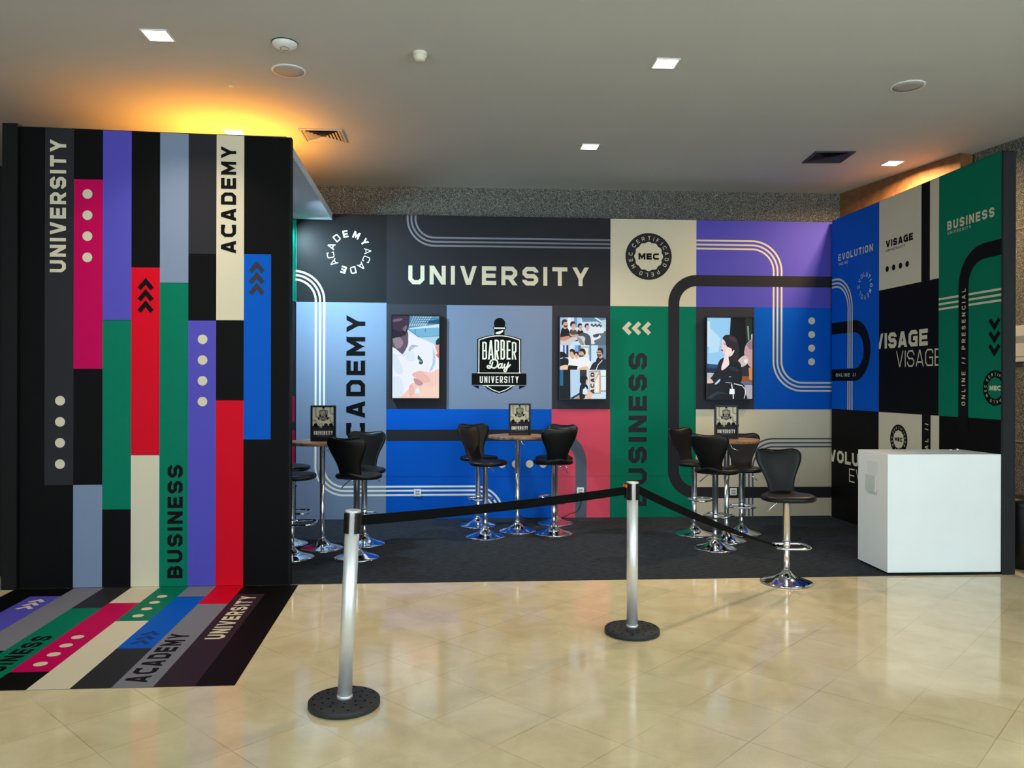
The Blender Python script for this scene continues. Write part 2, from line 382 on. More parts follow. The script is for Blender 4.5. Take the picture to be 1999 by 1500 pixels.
class Art:
    """collects coloured flat shapes; layer n sits n * 0.7 mm in front of the face"""
    def __init__(s, lookup=None): s.mb = MB(); s.mats = []; s.idx = {}; s.lk = lookup or ink; s.layer = 0; s.clipr = None; s.step = .0007; s.map = lambda a, b, k: (a, -k*s.step, b)
    def mi(s, c):
        if c not in s.idx: s.idx[c] = len(s.mats); s.mats.append(s.lk(c))
        return s.idx[c]
    def poly(s, pts, c, layer=1):
        if s.clipr:
            pts = clip_rect(pts, s.clipr)
            if not pts: return
        A = sum(pts[i][0]*pts[(i+1) % len(pts)][1]-pts[(i+1) % len(pts)][0]*pts[i][1] for i in range(len(pts)))
        if abs(A) < 1e-12: return
        if A < 0: pts = pts[::-1]
        s.cnt = getattr(s, 'cnt', 0) + 1
        layer = layer + (s.cnt % 24)*.028
        s.mb.add([s.map(a, b, layer) for a, b in pts], [tuple(range(len(pts)))], s.mi(c))
    def rect(s, a0, b0, a1, b1, c, layer=1): s.poly([(a0, b0), (a1, b0), (a1, b1), (a0, b1)], c, layer)
    def disc(s, a, b, r, c, layer=3, n=40): s.poly([(a+r*math.cos(2*PI*k/n), b+r*math.sin(2*PI*k/n)) for k in range(n)], c, layer)
    def rib(s, pts, w_, c, layer=2, closed=False):
        for q in ribbon(pts, w_, closed): s.poly(q, c, layer)
    def text(s, st, a0, b0, a1, b1, c, layer=3, t=.235, w=.86, gap=.25, rot=0, cf=.17):
        """fits text into the box; rot=90 reads upwards"""
        P, W = text_polys(st, t, w, gap, cf)
        for q in P:
            if rot == 0: pts = [(a0+(a1-a0)*x/W, b0+(b1-b0)*y) for x, y in q]
            else: pts = [(a1-(a1-a0)*y, b0+(b1-b0)*x/W) for x, y in q]
            s.poly(pts, c, layer)
    def ring_text(s, items, cx, cy, r, h, c, layer=3, w=.75):
        for ch, ang, t in items:
            wd = t if ch == 'I' else w*WID.get(ch, 1)
            th = math.radians(ang)
            for q in glyph(ch, wd, t, .12):
                pts = []
                for x, y in q:
                    lx = (x-wd/2)*h; ly = r + (y-.5)*h
                    pts.append((cx + lx*math.cos(th) + ly*math.sin(th), cy - lx*math.sin(th) + ly*math.cos(th)))
                s.poly(pts, c, layer)
    def chevrons(s, tips, dx, dy, half, wd, c, layer=3, axis='v'):
        for a, b in tips:
            if axis == 'v': pts = [(a-half, b+dy), (a, b), (a+half, b+dy)]
            else: pts = [(a+dx, b+half), (a, b), (a+dx, b-half)]
            s.rib(pts, wd, c, layer)
    def build(s, name, parent): return s.mb.build(name, s.mats, parent)

SEAL = [('C', -54.7), ('E', -36.2), ('R', -17.8), ('T', 1.5), ('I', 16.4), ('F', 29.4), ('I', 45.9), ('C', 61), ('A', 80), ('D', 99), ('O', 118),
        ('P', 148.6), ('E', 167.7), ('L', 186), ('O', 205), ('M', 237), ('E', 258), ('C', 277)]
def seal(A, cx, cy, R, ring, inner, txt, mectxt, layer=2):
    A.disc(cx, cy, R, ring, layer, 64)
    n = 96; A.poly([(cx+R*(.605+.022*math.cos(12*2*PI*k/n))*math.sin(2*PI*k/n), cy+R*(.605+.022*math.cos(12*2*PI*k/n))*math.cos(2*PI*k/n)) for k in range(n)], inner, layer+1)
    A.ring_text([(c, a, .14) for c, a in SEAL], cx, cy, R*.785, R*.165, txt, layer+2, .72)
    A.text('MEC', cx-R*.44, cy-R*.135, cx+R*.44, cy+R*.135, mectxt, layer+2, .3, 1.05, .17)

def badge(A, cx, tip, k, dark, light, layer=2, detail=True):
    """barber emblem, k = metres per unit (unit = 1 mm on the wall-size emblem)"""
    U = k/1389.0
    def p(X, Y): return (cx+(X-432)*U, tip+(1335-Y)*U)
    def P(*l): return [p(*q) for q in l]
    L = layer
    top = [(90+682*t/16, 490-70*math.sin(PI*t/16)**.9) for t in range(17)]
    A.poly(P((90, 1030), (772, 1030), *top[::-1]), dark, L)
    A.poly(P((190, 1200), (432, 1335), (670, 1200)), dark, L); A.poly(P((190, 1200), (250, 1262), (330, 1305), (432, 1335)), dark, L); A.poly(P((432, 1335), (535, 1305), (612, 1262), (670, 1200)), dark, L)
    A.poly(P((8, 1020), (8, 1198), (852, 1198), (852, 1020)), dark, L+2)
    A.poly(P((20, 1210), (118, 1262), (118, 1210)), dark, L); A.poly(P((740, 1210), (740, 1264), (840, 1216), (840, 1210)), dark, L)
    A.disc(*p(435, 250), 88*U, dark, L+1, 32)
    A.poly(P((355, 330), (355, 430), (512, 430), (512, 330)), dark, L)
    A.poly(P((335, 300), (332, 320), (345, 342), (525, 342), (538, 320), (535, 300), (525, 296), (345, 296)), dark, L+2)
    A.poly(P((348, 310), (348, 330), (520, 330), (520, 310)), light, L+3)
    A.poly(P((376, 412), (376, 388), (492, 348), (492, 372), (440, 412)), light, L+2)
    it = [(118+628*t/16, 506-68*math.sin(PI*t/16)**.9) for t in range(17)]
    A.rib(P((116, 1010), *it, (748, 1010)), 15*U, light, L+1)
    A.rib(P((95, 1014), (768, 1014)), 13*U, light, L+3); A.rib(P((185, 1208), (672, 1208)), 13*U, light, L+3)
    A.rib(P((232, 1212), (330, 1274), (432, 1312), (535, 1274), (634, 1212)), 13*U, light, L+1)
    for ch, x0, x1, y0 in (('B', 168, 243, 533), ('A', 256, 346, 508), ('R', 357, 428, 498), ('B', 449, 521, 500), ('E', 545, 606, 512), ('R', 626, 698, 533)):
        h = 806-y0; wd = (x1-x0)/h
        for q in glyph(ch, wd, .085, .05): A.poly([p(x0+x*h, 806-y*h) for x, y in q], light, L+2)
    sc = 22*U
    D = [(330, 838), (322, 880), (300, 932), (262, 938), (246, 916), (262, 900), (300, 915), (350, 938), (394, 912), (408, 862), (394, 822), (356, 806), (314, 816), (290, 850), (296, 880)]
    a_ = [(470, 872), (448, 872), (422, 895), (418, 928), (438, 938), (462, 918), (478, 876), (468, 920), (482, 936), (508, 912)]
    y_ = [(520, 872), (508, 915), (524, 934), (552, 910), (572, 858), (556, 930), (534, 985), (508, 982), (512, 958), (560, 930), (608, 880)]
    def crv(q):
        o = []
        for i in range(len(q)-1):
            p0, p1, p2, p3 = q[max(i-1, 0)], q[i], q[i+1], q[min(i+2, len(q)-1)]
            for n in range(5):
                t = n/5; o.append(tuple(.5*(2*p1[j]+(p2[j]-p0[j])*t+(2*p0[j]-5*p1[j]+4*p2[j]-p3[j])*t*t+(3*p1[j]-p0[j]-3*p2[j]+p3[j])*t**3) for j in (0, 1)))
        return o+[q[-1]]
    for q in (D, a_, y_): A.rib([p(*z) for z in crv(q)], sc, light, L+3)
    a0, b0 = p(132, 1168); a1, b1 = p(732, 1063)
    A.text('UNIVERSITY', a0, b0, a1, b1, light, L+3, .15, .47, .2, cf=.08)

# ------------------------------------------------------------------ the room
FL = MB(); FL.box(-7.2, -2.3, -.1, 7.4, 9.6, 0); struct(FL.build('floor', M['floor']))
CE = MB(); CE.box(-7.2, -2.3, CEIL, 7.4, 9.6, CEIL+.12); struct(CE.build('ceiling', M['paint']))
def wall_seg(mb, a, b, th, z0=0, z1=CEIL):
    """upright slab whose face runs a -> b, thickness th to the right-hand side of a->b"""
    d = Vector((b[0]-a[0], b[1]-a[1], 0)).normalized(); n = Vector((d.y, -d.x, 0))*th
    P = []
    for z in (z0, z1): P += [(a[0], a[1], z), (b[0], b[1], z), (b[0]+n.x, b[1]+n.y, z), (a[0]+n.x, a[1]+n.y, z)]
    mb.add(P, [(0, 1, 2, 3)[::-1], (4, 5, 6, 7), (0, 4, 5, 1)[::-1], (1, 5, 6, 2)[::-1], (2, 6, 7, 3)[::-1], (3, 7, 4, 0)[::-1]])
gb = MB(); wall_seg(gb, (4.772, 8.922), (-7.2, 9.472), .15); struct(gb.build('wall_back', M['granite']))
gc = MB(); wall_seg(gc, (5.095, 7.231), (4.752, 9.05), .3); struct(gc.build('wall_side', M['brown_plaster']))
gr = MB(); wall_seg(gr, (6.20, .39+1.2), (5.24, 7.231), .15)
for z0, z1 in ((0, .3), (3.2, CEIL)): wall_seg(gr, (6.74, -2.3), (6.20, 1.59), .15, z0, z1)
wall_seg(gr, (6.74, -2.3), (6.58, -1.1), .15)
nq = len(gr.f)
for z in (.98, 2.93): wall_seg(gr, (6.197, 1.59), (5.237, 7.231), .01, z, z+.012)        # joints between the granite slabs
for q in range(nq, len(gr.f)): gr.m[q] = 1
struct(gr.build('wall_right', [M['granite'], M['joint']]))
wl = MB(); wl.box(-7.3, -2.3, 0, -7.2, 9.6, CEIL); struct(wl.build('wall_left', M['wallpaint']))
wf = MB(); wf.box(-7.2, -2.3, 0, 7.0, -2.2, .3); wf.box(-7.2, -2.3, 3.2, 7.0, -2.2, CEIL)
for x0, x1 in ((-7.2, -6.0), (-2.4, -1.8), (1.8, 2.4), (6.0, 7.0)): wf.box(x0, -2.3, .3, x1, -2.2, 3.2)
struct(wf.build('wall_front', M['wallpaint']))
for k, wx in enumerate(WINX):
    f = MB()
    for x in (wx-1.8, wx-.6, wx+.6, wx+1.76): f.box(x, -2.28, .3, x+.04, -2.22, 3.2)
    f.box(wx-1.8, -2.28, .3, wx+1.8, -2.22, .34); f.box(wx-1.8, -2.28, 3.16, wx+1.8, -2.22, 3.2)
    fo = struct(f.build('window_%d' % (k+1), M['grey_trim']))
    g = MB(); g.box(wx-1.78, -2.255, .34, wx+1.78, -2.245, 3.16); g.build('pane', M['glass'], fo)

for k, (y0, y1) in enumerate(((-1.0, 1.5),)):
    f = MB(); X = lambda y: 6.20+(1.59-y)*.139+.02
    def upright(y, w2): f.add([(X(y)+dx, y+dy, z) for z in (.3, 3.2) for dx, dy in ((0, -w2), (.06, -w2), (.06, w2), (0, w2))], [(0, 3, 2, 1), (4, 5, 6, 7), (0, 1, 5, 4), (1, 2, 6, 5), (2, 3, 7, 6), (3, 0, 4, 7)])
    for y in (y0-.1, y0+.85, y1-.85, y1+.1): upright(y, .05)
    fo = struct(f.build('window_%d' % (k+4), M['grey_trim']))
    g = MB(); g.add([(X(y0)+.03, y0, .31), (X(y1)+.03, y1, .31), (X(y1)+.03, y1, 3.19), (X(y0)+.03, y0, 3.19)], [(0, 1, 2, 3)]); g.build('pane', M['glass'], fo)

# ------------------------------------------------------------------ printed booth walls
H = 3.36
def booth_wall(label, loc, deg):
    return thing('booth_wall', label, 'partition wall', loc, math.radians(deg))
BEI = 'beige'
# ---- striped wall on the left
LP = booth_wall('tall black striped booth wall reading UNIVERSITY, ACADEMY and BUSINESS upright, left of the stand', (-2.997, 6.049, 0), -1.7127)
A = Art(); A.map = lambda a, b, k: (a, -k*A.step, b-max(0, b-3.0)/.36*.0178*a)      # its top edge drops towards the right
A.mb.box(0, 0, 0, 1.921, .055, H, A.mi('black')); A.mb.v = [(x, y, z-(.0178*x if z > 1 else 0)) for x, y, z in A.mb.v]
c = [.172, .375, .58, .783, .986, 1.19, 1.391, 1.591, 1.788]
T = H-.004
for k, z0, z1, col in ((0, .75, T, 'charcoal'), (1, 1.598, 2.984, 'magenta'), (1, 0, .753, 'slate'), (2, 1.955, T, 'purple'), (2, .569, 1.955, 'green'),
                       (3, .968, 2.346, 'red'), (3, 0, .968, BEI), (4, 2.233, T, 'slate'), (4, 0, 2.233, 'green'), (5, 2.449, T, 'charcoal'), (5, 0, 1.959, 'purple'),
                       (6, 1.961, T, BEI), (6, 0, 1.371, 'red'), (7, 1.079, 2.455, 'blue')):
    A.rect(c[k], z0+.003, c[k+1], z1, col)
A.text('UNIVERSITY', .207, 2.303, .32, 3.273, BEI, rot=90)
A.text('BUSINESS', 1.046, .062, 1.154, .894, 'black', rot=90, gap=.24)
A.text('ACADEMY', 1.424, 2.457, 1.533, 3.267, 'black', rot=90, gap=.25)
for z in (2.877, 2.722, 2.569, 2.414): A.disc(.471, z, .035, BEI)
for z in (1.821, 1.668, 1.515, 1.362): A.disc(1.294, z, .035, BEI)
for z in (1.367, 1.213, 1.06, .905): A.disc(.282, z, .035, BEI)
A.chevrons([(.885, z) for z in (2.245, 2.163, 2.08)], 0, -.056, .046, .032, 'black')
A.chevrons([(1.684, z) for z in (2.38, 2.298, 2.217)], 0, -.056, .046, .032, 'char2')
A.build('printed_panel', LP)
e = MB(); e.box(-.112, -.03, 0, -.006, .06, H+.012); e.build('side_post', M['black_trim'], LP)
e = MB(); e.box(1.922, -.005, 0, 1.934, .055, H-.035); e.build('edge_trim', M['black_trim'], LP)
# ---- back wall with the screens
BWA = Vector((-1.109, 8.818, 0)); BWD = math.radians(-2.0559)
BWu = Vector((math.cos(BWD), math.sin(BWD), 0)); BWn = Vector((BWu.y, -BWu.x, 0))
def bw(a, off, z=0): p = BWA + BWu*a + BWn*off; return (p.x, p.y, z)
BK = booth_wall('long back booth wall of coloured blocks with a big UNIVERSITY headline behind the tables', BWA, -2.0559)
A = Art(); A.mb.box(-.6, 0, 0, 5.66, .1, H, A.mi('black'))
zt, zm = 2.377, 1.216; T = H-.003
for a0, z0, a1, z1, col in ((.577, zt, 3.07, T, 'charcoal'), (3.07, zt, 4.05, T, BEI), (4.05, zt, 5.66, T, 'purple'), (-.404, 2.39, .577, T, 'softblack'), (-.404, .003, .577, 2.39, 'slate'), (.577, zm, 1.24, zt, 'char2'),
                            (1.24, zm, 2.413, 2.372, 'slate'), (2.413, zm, 3.07, zt, 'char2'), (3.07, .003, 4.05, zt, 'green'), (4.05, zm, 4.72, zt, 'char2'), (4.72, zm, 5.66, zt, 'blue'),
                            (.577, .003, 2.413, zm, 'blue'), (2.413, .003, 3.07, zm, 'rose'), (4.05, .003, 5.66, zm, BEI), (-.6, 2.39, -.404, T, 'teal'), (-.6, 1.38, -.404, 2.39, 'charcoal')):
    A.rect(a0, z0, a1, z1, col)
sw = .021
for r in (.33, .285, .238):
    xv = -.43+r; rb = .122-xv
    A.rib([(-.43, 2.4+r)] + arc(-.43, 2.4, r, 90, 0)[1:] + arc(.122, .581, rb, 180, 270), sw, 'cream')
    zz = .581-rb; r3 = zz-.046
    A.rib([(.122, zz), (1.555, zz)] + arc(1.555, .046, r3, 90, 8)[1:], sw, 'cream')
BAND = .126
A.rib([(.577, .926), (2.413, .926)], BAND, 'charcoal')
A.rib([(2.413, .926)] + arc(2.43, .61, .314, 90, 0) + [(2.744, .004)], BAND, 'bandgrey')
for a in (1.706, 1.858, 2.01, 2.166, 2.318): A.disc(a, .605, .042, BEI, 2)
for z, a in ((3.116, .893), (3.071, .848), (3.027, .806)):
    r = 1.101-a; A.rib([(3.07, z), (1.101, z)] + arc(1.101, z+r, r, 270, 180)[1:] + [(a, T)], .02, 'grey')
A.text('UNIVERSITY', .816, 2.597, 2.826, 2.805, BEI, t=.225, w=.9, gap=.29)
badge(A, 1.824, 1.388, 1.0, 'black', 'cream')
A.text('ACADEMY', .141, .645, .346, 2.25, 'black', rot=90, gap=.25)
A.ring_text([('A', -125, .10), ('C', -100, .10), ('A', -72, .13), ('D', -41, .15), ('E', -11.5, .21), ('M', 23, .22), ('Y', 56, .22), ('A', 86, .09), ('C', 112, .10), ('A', 138, .12), ('D', 167, .15), ('E', 197, .21)],
            .167, 2.943, .203, .077, 'cream', w=.8)
seal(A, 3.504, 2.938, .264, 'charcoal', BEI, BEI, 'black')
for r, zz in ((.347, 3.126), (.30, 3.08), (.255, 3.035)):
    xv = 4.69+r; rb = 5.283-xv
    A.rib([(4.05, zz)] + arc(4.69, 2.78, r, 90, 0) + arc(5.283, 1.766, rb, 180, 270) + [(5.66, 1.766-rb)], .0205, BEI)
A.rib([(5.66, 2.672)] + arc(4.056, 2.409, .263, 90, 180) + arc(4.056, .538, .263, 180, 270) + [(5.66, .272)], BAND, 'charcoal', 3)
for z in (2.227, 2.071, 1.916, 1.76): A.disc(5.39, z, .04, BEI, 2)
A.chevrons([(3.235, 2.128), (3.343, 2.128), (3.455, 2.128)], .062, 0, .062, .046, BEI, axis='h')
A.rib([(-.404, .467), (4.05, .467)], .0025, 'charcoal', 1.8)
A.text('BUSINESS', 3.281, .128, 3.488, 1.85, 'charcoal', 4, rot=90, gap=.27)
for r in (.333, .286, .242):
    A.rib([(5.66, .55+r)] + arc(4.95, .55, r, 90, 180) + [(4.95-r, .004)], .018, 'navy')
A.build('printed_panel', BK)
# ---- right wall
RW = booth_wall('right side booth wall in blue, beige, black and green reading EVOLUTION, VISAGE and BUSINESS', (4.489, 8.565, 0), -90.3288)
A = Art(); RL = 2.716; A.mb.box(0, 0, 0, RL, .1, H, A.mi('black')); T = H-.003
for a0, z0, a1, z1, col in ((0, 1.227, .963, T, 'blue'), (.963, 2.455, 1.925, T, BEI), (1.668, 2.455, 1.796, T, 'bandblack'), (.963, .003, 1.935, 1.225, BEI), (1.925, 1.225, RL-.001, T, 'green')):
    A.rect(a0, z0, a1, z1, col, 2 if col == 'bandblack' else 1)
A.rect(1.684, .003, 1.814, 1.225, 'bandblack', 2)
A.text('EVOLUTION', .143, 2.88, .849, 2.955, BEI, t=.2, w=.82, gap=.3); A.text('ONLINE', .152, 2.828, .345, 2.857, BEI, t=.16, w=.7, gap=.4)
ev = [('E', -88, .11), ('V', -58, .11), ('O', -30, .13), ('L', -5, .16), ('U', 20, .18), ('T', 46, .2), ('I', 68, .2), ('O', 94, .18), ('N', 122, .2), ('E', 150, .12), ('V', 178, .10), ('O', 207, .10), ('L', 236, .10)]
A.ring_text(ev, .694, 2.538, .122, .046, BEI, 2)
A.text('VISAGE', 1.085, 2.868, 1.538, 2.937, 'black', t=.27, w=.88, gap=.18); A.text('UNIVERSITY', 1.086, 2.825, 1.415, 2.849, 'black', t=.16, w=.7, gap=.4)
for a in (1.111, 1.222, 1.338, 1.447): A.disc(a, 2.653, .029, 'black')
A.text('BUSINESS', 2.043, 2.857, 2.633, 2.934, BEI, t=.23, w=.82, gap=.28); A.text('UNIVERSITY', 2.047, 2.818, 2.351, 2.843, BEI, t=.16, w=.7, gap=.4)
for z in (2.264, 2.219, 2.175): A.rib([(1.925, z), (RL-.001, z)], .0185, BEI, 2)
A.rib([(RL-.001, 2.6)] + arc(2.52, 2.34, .26, 90, 180) + [(2.26, 1.1)], .128, 'bandblack', 3)
A.text('ONLINE // PRESENCIAL', 2.241, 1.325, 2.288, 2.318, BEI, 4, rot=90, t=.17, w=.72, gap=.55)
A.chevrons([(2.638, z) for z in (1.965, 1.86, 1.755)], 0, .066, .055, .036, 'black', 3)
A.clipr = (1.925, 0, RL-.002, H); seal(A, 2.647, 1.476, .143, 'black', 'green', BEI, BEI); A.clipr = None
A.rib([(0, 2.132)] + arc(.48, 1.868, .262, 90, -90, 30) + [(0, 1.607)], .132, 'bandblack', 2)
for r in (.364, .321, .28): A.rib([(0, 2.32+r)] + arc(.08, 2.32, r, 90, 0) + [(.08+r, 1.68)], .021, BEI, 3); A.rib([(.08+r, 1.541), (.08+r, 1.228)], .021, BEI, 3)
A.text('ONLINE //', .096, 1.589, .522, 1.625, BEI, 4, t=.16, w=.72, gap=.36)
A.clipr = (.966, 0, 1.923, H)
A.text('VISAGE', .895, 1.862, 1.769, 2.016, BEI, 3, t=.25, w=.9, gap=.14); A.text('VISAGE', 1.27, 1.672, 1.975, 1.828, BEI, 3, t=.09, w=.8, gap=.16)
A.clipr = (.002, 0, .96, H)
A.text('EVOLUTION', -.205, .628, 1.16, .765, BEI, 2, t=.24, w=.86, gap=.16); A.text('EVOLUTION', .388, .445, 1.6, .592, BEI, 2, t=.09, w=.8, gap=.16)
A.clipr = None
seal(A, 1.314, .97, .145, 'black', BEI, BEI, 'black', 2)
A.text('PRESENCIAL //', 1.733, .42, 1.782, 1.15, BEI, 4, rot=90, t=.17, w=.72, gap=.55)
A.build('printed_panel', RW)
e = MB(); e.box(RL, -.004, 0, RL+.022, .102, H-.012); e.build('end_post', M['grey_trim'], RW)
# ---- short side wall and canopy over the left tables
SW = booth_wall('narrow side wall in teal and pink at the left end of the back wall', (-1.80, 6.1, 0), math.degrees(math.atan2(2.70, .285)))
SW.location = (-1.80, 6.12, 0)
A = Art(); SL = 2.69; A.mb.box(0, 0, 0, SL, .08, 3.27, A.mi('charcoal')); A.rect(SL-.3, 2.39, SL, 3.265, 'teal')
A.rect(SL-.5, .35, SL, .99, 'magenta'); A.rect(SL-.5, 1.08, SL, 1.36, 'magenta'); A.build('printed_panel', SW)
CN = thing('canopy', 'flat white roof panel above the left tables, behind the striped wall', 'canopy', (0, 0, 0))
k = MB(); k.box(-3.05, 6.12, 3.285, -1.118, 8.76, 3.36, 0); k.build('ceiling_board', M['canopy'], CN)
k = MB(); k.box(-3.05, 6.12, 3.3605, -1.125, 8.76, 3.372, 0); k.build('bounce_layer', M['bounce_top'], CN)  # unseen layer, coloured to bounce the lamp's light orange onto the ceiling
LS = thing('light_strip', 'slim cool white light strip under the canopy beside the teal side wall', 'lamp', (-1.60, 7.62, 2.98), -.105)
k = MB(); k.box(-.03, -.3, -.03, .0, .3, .03, 0, .004); k.build('housing', M['white_plastic'], LS)
k = MB(); k.box(.0005, -.28, -.022, .004, .28, .022); k.build('diffuser', M['led'], LS)
area_light('strip_and_added_glow', (-1.585, 7.62, 2.98), (-.1, 8.8, 1.3),   .06, .5, 76, (.52, .84, 1.0), 2.3)
area_light('strip_and_added_glow', (-1.53, 8.55, 3.12), (-1.25, 8.83, 2.9), .04, .12, 9, (.62, .9, 1.0), 2.2)  # extra lamp without a fixture, added for the glow in the wall corner
# ---- black partition far left
bp_ = MB(); bp_.box(-5.4, 6.45, 0, -3.16, 6.55, 3.17); tag(bp_.build('screen_wall', M['black_trim']), 'plain black partition at the far left edge beside the striped wall', 'partition wall')

# ------------------------------------------------------------------ carpet and floor graphic
cp = MB()
P = [(-1.062, 6.0), (4.472, 5.84), (4.485, 8.612), (-1.50, 8.828), (-1.77, 6.16), (-1.062, 6.06)]
n = len(P); cp.add([(x, y, .0005) for x, y in P] + [(x, y, .003) for x, y in P], [tuple(range(n))[::-1], tuple(range(n, 2*n))] + [(i, (i+1) % n, n+(i+1) % n, n+i) for i in range(n)])
tag(cp.build('carpet', M['carpet']), 'charcoal grey carpet covering the floor of the stand', 'carpet')

FG = thing('floor_graphic', 'striped coloured floor sticker reading UNIVERSITY and ACADEMY in front of the striped wall', 'floor sticker', (-2.997, 6.045, .0012), math.radians(-1.7127))
A = Art(); A.step = .0004; A.map = lambda a, b, k: (a-.041*b, b, k*A.step)
A.rect(-.02, -1.962, 1.994, -.002, 'black', 0)
c = [-.02, .182, .39, .597, .795, .998, 1.203, 1.4, 1.6, 1.8, 1.994]
for k, b0, b1, col in ((1, -1.25, -.22, 'purple'), (2, -1.37, 0, 'grey'), (3, -.535, 0, 'charcoal'), (3, -1.962, -.535, 'green'), (4, -.424, 0, BEI), (4, -1.715, -.424, 'magenta'), (5, -.845, 0, 'green'), (5, -1.962, -.845, BEI),
                       (6, -.284, 0, 'grey'), (6, -1.373, -.284, 'blue'), (6, -1.962, -1.373, 'charcoal'), (7, -.48, 0, 'red'), (7, -1.962, -.48, 'grey'), (8, -1.962, -.24, 'plum')):
    A.rect(c[k], b0, c[k+1], b1-.002, col)
A.text('BUSINESS', .648, -1.945, .752, -1.12, 'black', 2, rot=90, gap=.24)
A.text('ACADEMY', 1.428, -1.895, 1.545, -1.125, 'black', 2, rot=90, gap=.25)
A.text('UNIVERSITY', 1.648, -1.235, 1.756, -.3, BEI, 2, rot=90)
for b in (-1.15, -1.3, -1.449, -1.6): A.disc(.898, b, .035, BEI, 2)
for b in (-.272, -.424, -.579, -.735): A.disc(1.097, b, .035, BEI, 2)
A.chevrons([(.29, b) for b in (-.315, -.397, -.478)], 0, -.056, .046, .03, BEI, 2)
A.chevrons([(1.302, b) for b in (-1.08, -1.162, -1.244)], 0, -.056, .046, .03, 'deepblue', 2)
A.build('print', FG)

# ------------------------------------------------------------------ ceiling fittings
def downlight(label, x, y, rz=-.03, watts=55, s=.075, spread=2.0, color=WARM):
    t = thing('downlight', label, 'ceiling light', (x, y, CEIL), rz, 'square recessed ceiling lights')
    f = MB(); o = s+.01
    for a in ((-o, -o, o, -s), (-o, s, o, o), (-o, -s, -s, s), (s, -s, o, s)): f.box(a[0], a[1], -.008, a[2], a[3], 0)
    f.build('frame', M['white_plastic'], t)
    d = MB(); d.box(-s, -s, -.005, s, s, -.001); d.build('diffuser', M['lamp'], t)
    l = bpy.data.lights.new('downlight_beam', 'AREA'); l.shape = 'SQUARE'; l.size = 2*s*.9; l.energy = watts; l.color = color; l.spread = spread
    lo = bpy.data.objects.new('downlight_beam', l); COL.objects.link(lo); lo.location = (0, 0, -.012); lo.parent = t
    return t
downlight('square recessed ceiling light nearest the upper left corner', -1.8, 5.335, watts=13, spread=1.7, color=(1, .84, .66))
downlight('square recessed ceiling light at upper right, nearest the camera of those over the tables', 1.612, 5.43, watts=15, spread=2.2, color=(1, .84, .66))
downlight('square recessed ceiling light above the middle of the back wall', 1.463, 7.412, watts=22, color=(1, .80, .58))
downlight('square recessed ceiling light close to the right granite wall, glowing above the beige panel', 4.64, 7.634, watts=80, spread=2.9)
downlight('square recessed ceiling light just over the top edge of the striped wall', -1.804, 7.331, watts=46, spread=2.9)
def speaker(label, x, y):
    t = thing('ceiling_speaker', label, 'speaker', (x, y, CEIL), 0, 'round ceiling speakers')
    k = MB(); k.lathe([(.124, 0), (.124, -.004), (.116, -.007), (.108, -.006)], 48, caps=False); k.build('rim', M['white_plastic'], t)
    k = MB(); k.lathe([(.109, -.001), (.109, -.005), (.06, -.0065), (.0, -.007)][::-1], 48, caps=False); k.build('grille', M['grille'], t)
speaker('round grey ceiling speaker left, behind the white dome device', -1.058, 5.847)
speaker('round grey ceiling speaker on the right side of the ceiling', 3.56, 5.657)
t = thing('access_point', 'white dome-shaped wireless access point on the ceiling at left', 'access point', (-1.0, 5.375, CEIL))
k = MB(); k.lathe([(.082, 0), (.084, -.008), (.080, -.018), (.062, -.03), (.035, -.037), (0.0, -.039)], 48, caps=False); k.build('dome', M['white_plastic'], t)
k = MB(); k.tube([(.03*math.cos(q*2*PI/32), .03*math.sin(q*2*PI/32), -.0378) for q in range(32)], .0015, 6, closed=True); k.build('status_ring', M['grey_trim'], t)
k = MB(); k.lathe([(.087, 0), (.087, -.006)], 48, caps=False); k.build('base_plate', M['grey_trim'], t)
t = thing('smoke_detector', 'small ivory smoke detector in the middle of the ceiling', 'smoke detector', (-.107, 5.437, CEIL))
k = MB(); k.lathe([(.050, 0), (.050, -.016), (.046, -.02)], 40, caps=False); k.build('base_plate', M['pale_plastic'], t)
k = MB(); k.lathe([(.044, -.018), (.047, -.026), (.045, -.036), (.037, -.040), (.034, -.046), (.037, -.050), (.031, -.056), (.0, -.058)], 40, caps=False); k.build('chamber', M['pale_plastic'], t)
k = MB(); k.lathe([(.035, -.0405), (.0335, -.0455)], 40, caps=False); k.build('sensor_gap', M['grey_trim'], t)
k = MB(); k.lathe([(.02, 0), (.02, -.003), (.014, -.006), (0, -.007)], 24, caps=False)
o = tag(k.build('ceiling_cap', M['pale_plastic'], None, (-1.552, 6.196, CEIL)), 'tiny round fitting on the ceiling above the striped wall', 'ceiling fitting')  # plain small cap on the ceiling, purpose unknown
def vent(label, x, y, rz, metal):
    t = thing('air_vent', label, 'air vent', (x, y, CEIL), rz, 'square ceiling air vents')
    s = .195; k = MB()
    for a in ((-s, -s, s, -s+.025), (-s, s-.025, s, s), (-s, -s+.025, -s+.025, s-.025), (s-.025, -s+.025, s, s-.025)): k.box(a[0], a[1], -.012, a[2], a[3], 0, 0, .003)
    k.build('frame', metal, t)
    k = MB(); k.box(-s+.02, -s+.02, -.002, s-.02, s-.02, -.0005); k.build('duct_shade_sheet', M['vent_shade'], t)  # flat dark sheet standing in for the shade inside the duct
    for q in range(5):                       # nested square louvres
        h = s-.03-q*.029; k = MB(); i = h-.022
        zo, zi = -.011-.001*q, -.004
        P = [(-h, -h, zo), (h, -h, zo), (h, h, zo), (-h, h, zo), (-i, -i, zi), (i, -i, zi), (i, i, zi), (-i, i, zi)]
        P2 = [(x_, y_, z_+.0015) for x_, y_, z_ in P]
        F = [(j, (j+1) % 4, 4+(j+1) % 4, 4+j) for j in range(4)]
        k.add(P, [f[::-1] for f in F]); k.add(P2, F)
        k.build('louvre', metal, t)
